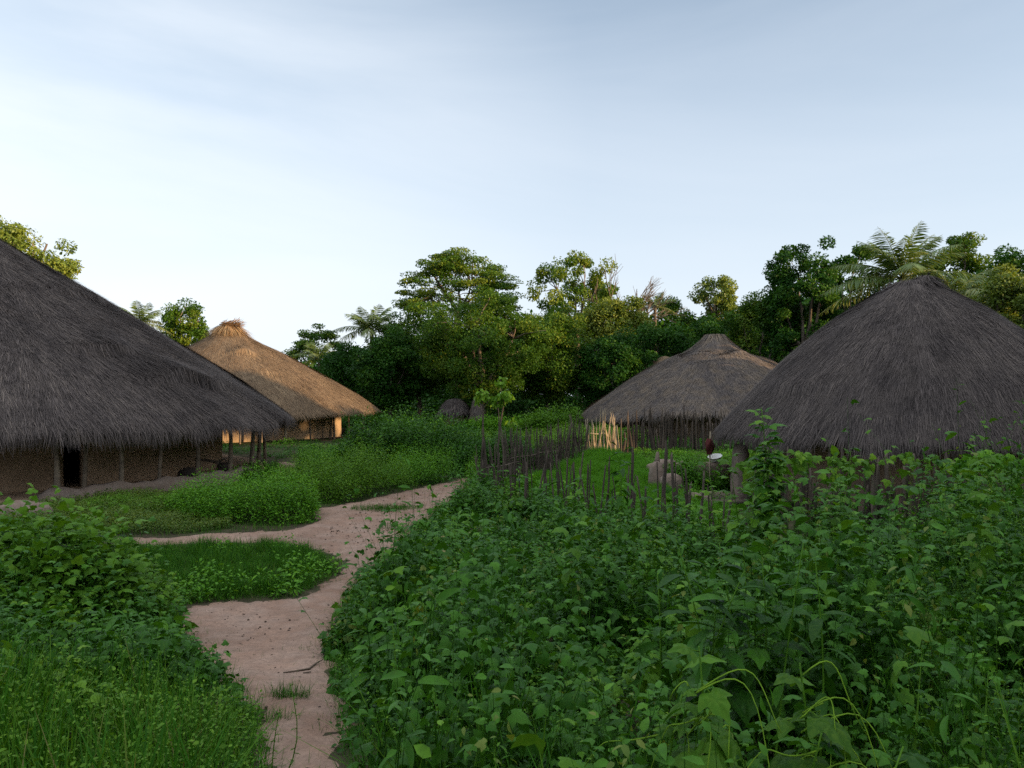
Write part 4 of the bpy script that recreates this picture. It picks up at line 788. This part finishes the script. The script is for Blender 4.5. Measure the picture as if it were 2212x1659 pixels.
# ------------------------------------------------------------------ the green island between the two arms of the path
ISL = world((170, 1185), (265, 1182), (430, 1178), (620, 1178), (690, 1190), (748, 1218), (735, 1248), (655, 1290), (560, 1298), (400, 1310), (330, 1300), (240, 1235))
gmb = MB(); q = sample(ISL, 2100); q = q[path_sd(q[:, 0], q[:, 1]) < -.04 + .16 * wob(q[:, 0], q[:, 1], 2.6, 2) + .10 * wob(q[:, 0], q[:, 1], 7, 3)]
e = np.clip(poly_sd(q[:, 0], q[:, 1], ISL), 0, 1); blades(gmb, q, (.07 + .15 * ss(0, .5, e)) * np.clip(1 + .6 * wob(q[:, 0], q[:, 1], 2.4) + .5 * wob(q[:, 0], q[:, 1], 5.5, 3), .25, 2.6) * R.uniform(.6, 1.2, len(q)), .8, .5, (0, .9))
o = gmb.build('grass', M['grass']); tag(o, 'grassy island of turf between the two arms of the path', 'grass', kind='stuff')
mass('weeds', 'small leafy weeds standing along the near edge of the grassy island', 'weeds', world((340, 1300), (420, 1308), (560, 1296), (650, 1288), (738, 1240), (700, 1225), (560, 1255), (360, 1260)),
     lambda x, y: .30 + .26 * wob(x, y, 2.6), 46, [(OVA, .085, 3), (LAN, .12, 1), (OVA, .11, 2)], 'leaf_mid', keep=off_path, k=9, lo=.3, stem=.004)
mass('weeds', 'scattered weeds at the back of the grassy island by the narrow arm of the path', 'weeds', world((200, 1190), (420, 1186), (640, 1188), (700, 1200), (560, 1215), (260, 1215)), lambda x, y: .10 + .30 * np.clip(wob(x, y, 2.3), 0, 1), 34, [(OVA, .08, 3)], 'leaf_mid', keep=off_path, k=9, lo=.3)

# ------------------------------------------------------------------ foreground thickets on either side of the path
RP = np.array([gnd(*p) for p in PATH_R])
RIGHT = np.concatenate([RP[:13], [(-.8, 22.5), (.3, 20.4), (1.8, 18.0), (3.0, 16.0), (3.7, 14.6), (4.6, 14.4), (8, 13.8), (10.6, 13.3), (10.2, 10.5), (4.0, 3.2), (2.4, 1.9), (.2, 2.1), (-.55, 3.2)]])
def h_right(x, y):
    e = np.clip(-path_sd(x, y), 0, 3); a = x / y
    h = (.30 + .66 * ss(0, .8, e)) * (1 + .24 * wob(x, y, .9, 1) + .34 * wob(x, y, 2.0, 2) + .24 * wob(x, y, 4.2, 3))
    h = h + .42 * ss(.36, .64, a) * ss(5, 9, y) * (1 - .6 * ss(11.5, 13.5, y)) + .25 * ss(.25, .5, a) * ss(2.5, 5, y)
    h = h * (1 - .72 * np.exp(-((x - 2.85) ** 2 + ((y - 6.5) / 1.5) ** 2) / .6)) - .25 * ss(13, 17, y) * ss(.4, .2, a)
    h = h * (1 - .25 * ss(4.2, 2.4, y)) * (1 - .26 * ss(10.5, 13.5, y) * ss(.46, .32, a))
    h = h * (.34 + .80 * billow(x, y)) * (1 + .30 * ss(3.5, 5, y) * ss(10, 7.5, y))
    return np.clip(h, .05, 3)
_bc = np.random.default_rng(5).uniform([-4, 1.5], [12, 22], (150, 2)); _br = np.random.default_rng(6).uniform(.6, 1.45, 150)
def billow(x, y):                                       # plants grow as rounded mounds with clefts between them
    r = np.full(np.shape(x), 0.)
    for c, q_ in zip(_bc, _br): r = np.maximum(r, np.sqrt(np.clip(1 - ((x - c[0]) ** 2 + (y - c[1]) ** 2) / q_ ** 2, 0, 1)) * (.7 + .4 * q_))
    return np.clip(r, 0, 1.15)
patch = lambda x, y, f, sd_, lo, hi: ss(lo, hi, wob(x, y, f, sd_))          # 0..1 map of where a kind of plant grows
OFFP = lambda x, y: path_sd(x, y) < -.03 + .09 * wob(x, y, 3.3, 1)
near = lambda x, y: OFFP(x, y) & (y < 7.2)
far_ = lambda x, y: OFFP(x, y) & (y >= 7.2)
thin = lambda p: R.uniform(0, 1, len(p)) < p
for kp, fd, where in ((near, 1.0, 'at the near end'), (far_, .72, 'further back')):
    z_ = '' if kp is near else ' further back towards the fence'
    sz_ = 1.0 if kp is near else 1.15
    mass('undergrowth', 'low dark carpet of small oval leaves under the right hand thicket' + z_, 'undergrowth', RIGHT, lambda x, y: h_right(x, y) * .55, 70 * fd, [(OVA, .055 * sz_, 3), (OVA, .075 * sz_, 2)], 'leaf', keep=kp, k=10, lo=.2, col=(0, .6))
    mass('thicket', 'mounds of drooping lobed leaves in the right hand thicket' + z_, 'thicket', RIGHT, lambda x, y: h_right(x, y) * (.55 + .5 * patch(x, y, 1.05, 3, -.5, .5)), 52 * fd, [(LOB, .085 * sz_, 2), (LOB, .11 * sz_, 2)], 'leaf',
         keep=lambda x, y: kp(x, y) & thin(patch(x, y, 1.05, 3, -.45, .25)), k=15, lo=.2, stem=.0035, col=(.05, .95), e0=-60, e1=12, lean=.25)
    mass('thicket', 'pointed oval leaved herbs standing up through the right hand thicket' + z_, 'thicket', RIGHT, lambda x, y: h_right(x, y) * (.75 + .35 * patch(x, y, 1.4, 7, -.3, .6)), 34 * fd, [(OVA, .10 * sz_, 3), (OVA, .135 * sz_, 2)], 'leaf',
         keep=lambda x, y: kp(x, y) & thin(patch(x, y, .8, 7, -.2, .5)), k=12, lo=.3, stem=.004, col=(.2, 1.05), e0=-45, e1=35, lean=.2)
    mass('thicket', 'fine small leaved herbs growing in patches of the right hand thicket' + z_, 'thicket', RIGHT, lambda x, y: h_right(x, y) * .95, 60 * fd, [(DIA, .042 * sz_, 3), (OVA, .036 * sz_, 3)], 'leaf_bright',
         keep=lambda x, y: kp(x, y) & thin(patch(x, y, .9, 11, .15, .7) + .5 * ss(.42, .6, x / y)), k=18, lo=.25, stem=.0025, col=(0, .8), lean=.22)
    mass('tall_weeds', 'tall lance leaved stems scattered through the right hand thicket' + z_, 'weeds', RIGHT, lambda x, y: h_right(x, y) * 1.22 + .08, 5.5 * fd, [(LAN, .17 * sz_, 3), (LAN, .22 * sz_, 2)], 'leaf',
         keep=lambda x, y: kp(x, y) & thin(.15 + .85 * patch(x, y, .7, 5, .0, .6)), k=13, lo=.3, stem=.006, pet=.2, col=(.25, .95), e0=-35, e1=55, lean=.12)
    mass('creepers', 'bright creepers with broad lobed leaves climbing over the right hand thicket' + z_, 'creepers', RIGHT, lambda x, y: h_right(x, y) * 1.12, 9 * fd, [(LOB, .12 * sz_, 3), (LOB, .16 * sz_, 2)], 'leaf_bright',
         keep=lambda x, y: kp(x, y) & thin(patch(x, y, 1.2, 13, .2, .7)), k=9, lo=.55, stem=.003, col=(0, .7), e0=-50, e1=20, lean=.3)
    mass('yellowing_leaves', 'scattered yellowing and browning leaves among the right hand thicket' + z_, 'weeds', RIGHT, lambda x, y: h_right(x, y) * .98, 3.2 * fd, [(OVA, .075 * sz_, 3), (LOB, .08 * sz_, 1)], 'leaf_yellow', keep=kp, k=7, lo=.5, col=(.3, 1), e0=-70, e1=0)
gmb = MB(); q = sample(RIGHT, 60); q = q[OFFP(q[:, 0], q[:, 1])]; blades(gmb, q, np.minimum(h_right(q[:, 0], q[:, 1]) * R.uniform(.6, 1.1, len(q)), .9), .5, .35, (.2, .95)); o = gmb.build('grass', M['grass']); tag(o, 'thin arching grass stalks through the right hand thicket', 'grass', kind='stuff')
LP = np.array([gnd(*p) for p in PATH_L])
LEFT = np.concatenate([LP[:9], [gnd(330, 1300), gnd(240, 1232), gnd(165, 1186), gnd(0, 1165), (-9.5, 13), (-6.5, 6.5), (-2.6, 2.4), (-1.5, 2.2)]])
def h_left(x, y):
    e = np.clip(-path_sd(x, y), 0, 3)
    h = (.22 + .46 * ss(0, .8, e)) * (1 + .25 * wob(x, y, 1.1, 4) + .2 * wob(x, y, 2.6, 5))
    return np.clip(h + .62 * np.exp(-(((x + 5.1) / 1.35) ** 2 + ((y - 8.6) / 1.2) ** 2)) - .12 * ss(9.5, 11, y), .05, 3)
LFRONT = lambda x, y: OFFP(x, y) & (y < 5.6 + .3 * wob(x, y, 1.2))
LBACK = lambda x, y: OFFP(x, y) & (y >= 5.6 + .3 * wob(x, y, 1.2))
mass('thicket', 'dark leafy thicket on the left bank behind the pale fine weeds', 'thicket', LEFT, h_left, 60, [(OVA, .05, 3), (LOB, .095, 4), (OVA, .085, 5)], 'leaf', keep=LBACK, k=13, lo=.2, stem=.0035, col=(.05, 1), e0=-50, e1=25, lean=.25)
mass('tall_weeds', 'taller pointed weeds and stalks rising out of the left bank', 'weeds', LEFT, lambda x, y: h_left(x, y) * 1.3, 7, [(LAN, .14, 3), (OVA, .10, 2)], 'leaf', keep=lambda x, y: OFFP(x, y) & thin(patch(x, y, .9, 5, -.2, .5)), k=12, lo=.3, stem=.005, pet=.25, col=(.2, 1), e0=-35, e1=45)
mass('creepers', 'broad pale creeper leaves lying over the left bank', 'creepers', LEFT, lambda x, y: h_left(x, y) * 1.05, 9, [(LOB, .10, 3), (LOB, .13, 1)], 'leaf_bright', keep=lambda x, y: OFFP(x, y) & thin(patch(x, y, 1.1, 9, .0, .6)), k=7, lo=.6, stem=.003, col=(.1, 1), e0=-40, e1=20)
mass('weeds', 'pale yellow green fine weeds filling the lower left corner', 'weeds', LEFT, lambda x, y: h_left(x, y) * .95, 120, [(OVA, .042, 5), (DIA, .05, 4), (LOB, .065, 1)], 'leaf_bright', keep=LFRONT, k=13, lo=.2, stem=.0028, col=(0, .95))
gmb = MB(); q = sample(LEFT, 700); q = q[LFRONT(q[:, 0], q[:, 1])]; blades(gmb, q, h_left(q[:, 0], q[:, 1]) * R.uniform(.5, 1.15, len(q)), .55, .4, (.2, 1)); o = gmb.build('grass', M['grass']); tag(o, 'thin grass stalks mixed through the pale weeds in the lower left corner', 'grass', kind='stuff')
# ragged grass along the foot of both thickets
gmb = MB(); q = np.concatenate([sample(RIGHT, 900), sample(LEFT, 900)]); s_ = path_sd(q[:, 0], q[:, 1]); q = q[(s_ < .03) & (s_ > -.42)]
blades(gmb, q, R.uniform(.08, .30, len(q)), .6, .6, (0, .8)); o = gmb.build('grass', M['grass']); tag(o, 'ragged grass fringe along both edges of the foreground path', 'grass', kind='stuff')
o = bush('vine covered mound of broad ivy shaped leaves at the left border', -5.3, 8.7, 1.5, 1.2, 1.5, 75, [(LOB, .15, 5), (LOB, .11, 3)], 'leaf_bright', 0., .45, 11, .5, (0, .8), 'vine_mound')

gmb = MB(); q = sample(PATH, 1100); s_ = path_sd(q[:, 0], q[:, 1]); q = q[(s_ < .6) & (R.uniform(0, 1, len(q)) < np.exp(-s_ / .10) * ss(-.5, .4, wob(q[:, 0], q[:, 1], 2.9, 8)) + .05 * ss(.5, .9, wob(q[:, 0], q[:, 1], 1.9, 3)))]
blades(gmb, q, R.uniform(.03, .13, len(q)), .9, .7, (.1, 1)); o = gmb.build('grass', M['grass']); tag(o, 'thin worn grass creeping in over the sandy path from its edges', 'grass', kind='stuff')
lt = MB(); q = sample(PATH, 26); q = q[path_sd(q[:, 0], q[:, 1]) > .02]; n = len(q)
inst(lt, *OVA, np.stack([q[:, 0], q[:, 1], H(q[:, 0], q[:, 1]) + .016 + R.uniform(0, .012, n)], -1), np.stack([R.normal(0, 1, n), R.normal(0, 1, n), R.normal(0, .15, n)], -1), np.array([0, 0, 1.]) + R.normal(0, .3, (n, 3)), R.uniform(.012, .05, n), R.uniform(0, 1, n))
q = sample(PATH, 40); q = q[path_sd(q[:, 0], q[:, 1]) > .0]
for p in q[:600]:
    r_ = R.uniform(.004, .014) * (1 + .02 * p[1]); c = np.array([p[0], p[1], float(H(*p)) + .014]); a = R.uniform(0, 6.28); tube(lt, [c - (.8 * r_ * cos(a), .8 * r_ * sin(a), 0), c + (0, 0, .3 * r_), c + (.8 * r_ * cos(a), .8 * r_ * sin(a), 0)], [.5 * r_, r_, .4 * r_], 5, R.uniform(0, .6))
o = lt.build('litter', ramp_mat('dry_litter', [(0, (.04, .028, .022)), (.6, (.12, .08, .055)), (1, (.26, .19, .12))], .9)); tag(o, 'dry fallen leaves, crumbs and small stones strewn over the sandy path', 'litter', kind='stuff')

# ------------------------------------------------------------------ single plants one can point at
def grass_tuft(px, py, w, h, n, label, bw=.6):
    g = gnd(px, py); mbt = MB(); q = g + np.clip(R.normal(0, 1, (n, 2)), -1.8, 1.8) * np.array([w, w * .55]); blades(mbt, q, R.uniform(.4, 1, n) * h * 1.25, bw, .75, (0, .7))
    o = mbt.build('grass_tuft', M['grass'], origin=(g[0], g[1], float(H(*g)))); tag(o, label, 'grass tuft', 'grass tufts on the path')
grass_tuft(622, 1512, .085, .17, 420, 'biggest dark grass tuft on the near path, a double clump'); grass_tuft(600, 1558, .07, .13, 200, 'grass tuft at the left path edge just below the double clump')
grass_tuft(452, 1397, .12, .10, 120, 'thin wide grass tuft in the middle of the sandy bend'); grass_tuft(511, 1412, .035, .07, 90, 'tiny grass tuft right of the thin wide one'); grass_tuft(652, 1408, .06, .09, 70, 'small tuft near the right edge of the sandy bend')
grass_tuft(838, 1100, .50, .15, 2200, 'long low grass patch in the middle of the far path', 1.3); grass_tuft(893, 1143, .42, .13, 1500, 'grass patch at the right edge of the path past the junction', 1.2); grass_tuft(846, 1113, .08, .08, 60, 'tiny tuft just below the long low grass patch')
def weed(px, pyt, d, label, n, ls, leaf=LAN, mat='leaf', h=None, e0=-30, e1=35, stems=1, spread=.15, tendril=0, name='tall_weed', cat='weed', col=(.1, .8), lo=.3, sr=.007, group='tall single weeds'):
    top = pt(px, pyt, d); g0 = float(H(top[0], top[1])); o = empty(name, (top[0], top[1], g0), label, cat, group); lm = MB(); st = MB()
    for k in range(stems):
        q = top + np.array([R.normal(0, spread), R.normal(0, spread), -abs(R.normal(0, .25)) * (k > 0)]); b = np.array([top[0] + R.normal(0, spread * .5), top[1] + R.normal(0, spread * .5), g0 - .03])
        t = np.linspace(0, 1, 7)[:, None]; P = b + (q - b) * t + np.array([R.normal(0, .05), R.normal(0, .05), 0]) * np.sin(pi * t); tube(st, P, sr * (1.25 - .8 * t[:, 0]), 5, .5)
        tt = lo + (1 - lo) * (np.arange(n) + R.uniform(0, 1, n)) / n; Q = np.stack([np.interp(tt, t[:, 0], P[:, i]) for i in range(3)], -1)
        a = 2.4 * np.arange(n) + R.normal(0, .3, n); e = np.radians(e0 + (e1 - e0) * ((tt - lo) / (1 - lo)) ** 1.6 + R.normal(0, 10, n)); hd = np.stack([np.cos(a), np.sin(a), 0 * a], -1)
        dd = hd * np.cos(e)[:, None] + np.array([0, 0, 1.]) * np.sin(e)[:, None]; sz = ls * R.uniform(.65, 1.15, n) * (1 - .5 * ((tt - lo) / (1 - lo)) ** 3); pe = .35 * sz if leaf is not LAN else .12 * sz
        Q2 = Q + dd * pe[:, None]
        for i in range(n): tube(st, [Q[i], Q2[i] + dd[i] * .01], [.0028, .002], 3, .6)
        inst(lm, leaf[0], leaf[1], Q2, dd, np.array([0, 0, 1.]) + R.normal(0, .22, (n, 3)), sz, np.clip(R.uniform(col[0], col[1], n), 0, 1))
        for j in range(tendril):
            a_ = R.uniform(0, 2 * pi); L = R.uniform(.18, .42); t_ = np.linspace(0, 1, 12)[:, None]; v = np.array([cos(a_), sin(a_) * .6, .35])
            C_ = Q[R.integers(n // 2, n)] + L * t_ * v + np.array([0, 0, -1.]) * L * (t_ ** 2.4) * R.uniform(.5, 1.4) + .03 * np.sin(5 * t_ + a_)
            tube(st, C_, .0036 - .002 * t_[:, 0], 4, 1)
    part(lm, 'foliage', M[mat], o); part(st, 'stem', M['leaf_bright'], o)
    return o
weed(1500, 1165, 4.2, 'tall weed with long blue green drooping leaves in the middle of the right thicket', 16, .27, stems=3, spread=.10)
weed(1420, 1250, 4.6, 'lance leaved weed leaning left of the tall blue green weed', 12, .20, stems=1, e0=-35)
weed(1640, 1175, 4.4, 'broad bushy weed cluster right of the tall blue green weed', 13, .19, LOBF, stems=4, spread=.18)
weed(1740, 1185, 4.0, 'wide leaved weed with curling tips at the edge of the dark hollow', 12, .20, stems=2, spread=.12)
weed(1650, 1365, 2.75, 'nearest vine with large angular leaves and curling pale tendrils', 13, .20, LOBF, 'leaf_bright', stems=4, spread=.14, tendril=5, name='vine', cat='vine', col=(-.3, .45), e0=-70, e1=5)
weed(1800, 1560, 2.6, 'low vine with wide lobed leaves right of the nearest vine', 10, .17, LOBF, 'leaf', stems=3, spread=.15, tendril=3, name='vine', cat='vine', e0=-45, e1=20)
weed(1480, 1500, 2.7, 'pale tendrilled vine creeping left of the nearest vine', 9, .11, LOBF, 'leaf_bright', stems=2, spread=.15, tendril=3, col=(-.2, .5), name='vine', cat='vine', e0=-40, e1=20)
weed(1652, 880, 12.2, 'tall climbing plant with ragged leaves standing before the dark roof', 54, .34, LOB, 'leaf', stems=2, spread=.05, e0=-45, e1=25, lo=.12, sr=.014, col=(.3, 1))
weed(1640, 960, 11.8, 'leafy climber clinging round the foot of the tall climbing plant', 20, .22, LOB, 'leaf_bright', stems=4, spread=.35, lo=.2, col=(0, .6))
weed(1760, 985, 11.4, 'vine festooned over the dark fence right of the tall climbing plant', 15, .20, LOB, 'leaf_bright', stems=5, spread=.5, lo=.35, tendril=1, col=(0, .55))
weed(1990, 1020, 10.8, 'thin vine with few leaves hanging on the dark fence', 10, .17, LOB, 'leaf_bright', stems=4, spread=.6, lo=.45, tendril=1, col=(0, .5))
weed(2150, 985, 9.4, 'leafy climbing mass at the right border in front of the roof', 18, .20, LOB, 'leaf', stems=7, spread=.5, lo=.25, tendril=1, col=(.1, .9))
weed(2060, 1180, 7.6, 'bushy lance leaved weed standing right of the dark hollow', 14, .19, stems=4, spread=.3)
weed(2190, 1120, 6.6, 'tall weed at the very right border', 14, .2, LOB, stems=4, spread=.3)
weed(1120, 1000, 14.5, 'tall lance leaved weed in front of the dense dark fence', 16, .30, stems=3, spread=.3, lo=.25)
weed(1190, 1030, 14.0, 'wider lance leaved weed right of the first one before the fence', 14, .28, stems=3, spread=.3, lo=.25)
weed(1340, 935, 15.5, 'thin maize like weed rising among the short stakes', 13, .36, stems=2, spread=.25, lo=.3)
weed(1410, 1050, 13.5, 'leafy vine heap climbing over the short stakes', 15, .2, LOB, stems=6, spread=.4, lo=.2)
weed(948, 1078, 12.0, 'single weed with three long leaves leaning over the path edge', 7, .26, stems=1, spread=.05, lo=.5)
weed(1560, 1040, 13.0, 'yellowing vine leaves at the corner where the garden fences meet', 13, .18, LOB, 'leaf_bright', stems=4, spread=.35, lo=.25, col=(.1, 1))
weed(590, 1480, 4.3, 'thin flowering stalk at the left edge of the path', 14, .035, DIA, 'leaf_yellow', stems=2, spread=.05, lo=.2, sr=.004)
weed(560, 1600, 3.7, 'wispy tall stalk in the lower left corner by the path', 12, .06, LAN, 'leaf', stems=2, spread=.06, lo=.15, sr=.004)
def garland(line_px, d, n, ls, label, mat='leaf_bright', hang=.35):
    P = np.array([pt(x, y, d_) for (x, y), d_ in zip(line_px, d)]); t = np.linspace(0, 1, len(P)); tt = np.linspace(0, 1, 60); C_ = np.stack([np.interp(tt, t, P[:, i]) for i in range(3)], -1) + .05 * np.stack([np.sin(tt * 31), np.cos(tt * 23), np.sin(tt * 47 + 1)], -1)
    o = empty('vine', tuple(C_[0]), label, 'vine', 'vines on the dark fence'); st = MB(); lf = MB(); tube(st, C_, .006, 4, .5)
    u = R.uniform(0, 1, n); Q = np.stack([np.interp(u, tt, C_[:, i]) for i in range(3)], -1) + np.stack([R.normal(0, .05, n), R.normal(0, .07, n), -np.abs(R.normal(0, hang, n)) * R.uniform(0, 1, n) + .06], -1)
    a = R.uniform(0, 2 * pi, n); dd = np.stack([np.cos(a) * .5, -.35 + .4 * np.sin(a), R.uniform(-1.1, .1, n)], -1)
    inst(lf, *LOB, Q, dd, np.stack([R.normal(0, .35, n), -.9 + 0 * a, .55 + R.normal(0, .3, n)], -1), ls * R.uniform(.6, 1.2, n), R.uniform(.1, .95, n)); part(lf, 'foliage', M[mat], o); part(st, 'stem', M['leaf_bright'], o)
garland([(1600, 1005), (1690, 985), (1790, 990), (1850, 1005)], (12.8, 13.2, 13.6, 13.8), 105, .17, 'dense garland of bright lobed leaves over the left part of the dark fence', hang=.5)
garland([(1850, 1000), (1960, 988), (2060, 1000)], (13.8, 13.9, 13.8), 46, .15, 'thin garland of bright lobed leaves along the middle of the dark fence', hang=.25)
garland([(2060, 1010), (2130, 985), (2230, 1000)], (13.0, 12.6, 12.3), 150, .16, 'leafy garland on the right end of the dark fence near the border', 'leaf_mid', hang=.6)
# young tree beyond the fence; bright leaf colour stands in for sun on its heads
d = 30.0; b = pt(1062, 1000, d); g0 = float(H(b[0], b[1])); sp = empty('sapling', (b[0], b[1], g0), 'slender three stemmed young tree with bright leaf heads rising behind the dense stake fence', 'young tree'); st = MB(); lf = MB(); heads = []
for (x0, x1, yt, r_) in ((1052, 1047, 856, .06), (1064, 1098, 850, .065), (1074, 1072, 868, .05), (1092, 1100, 912, .05)):
    A = pt(x0, 1000, d); A[2] = g0 - .1; B_ = pt(x1, yt, d + R.normal(0, .2)); t = np.linspace(0, 1, 7)[:, None]; P = A + (B_ - A) * t + np.array([.10, 0, 0]) * np.sin(3 * t + x0); tube(st, P, r_ * (1 - .6 * t[:, 0]), 6, .2); heads.append(P[-1])
    for k in range(3 if yt < 860 else 0): q = P[-1] + R.normal(0, .2, 3); limb(st, P[5], q, r_ * .35, .01, .05, 4); heads.append(q)
leaf_clumps(lf, np.array(heads), .24, 30, OVA, .21, .7, .4, (.5, 1), droop=.9); part(lf, 'crown', M['leaf_bright'], sp); part(st, 'trunk', M['bark'], sp)
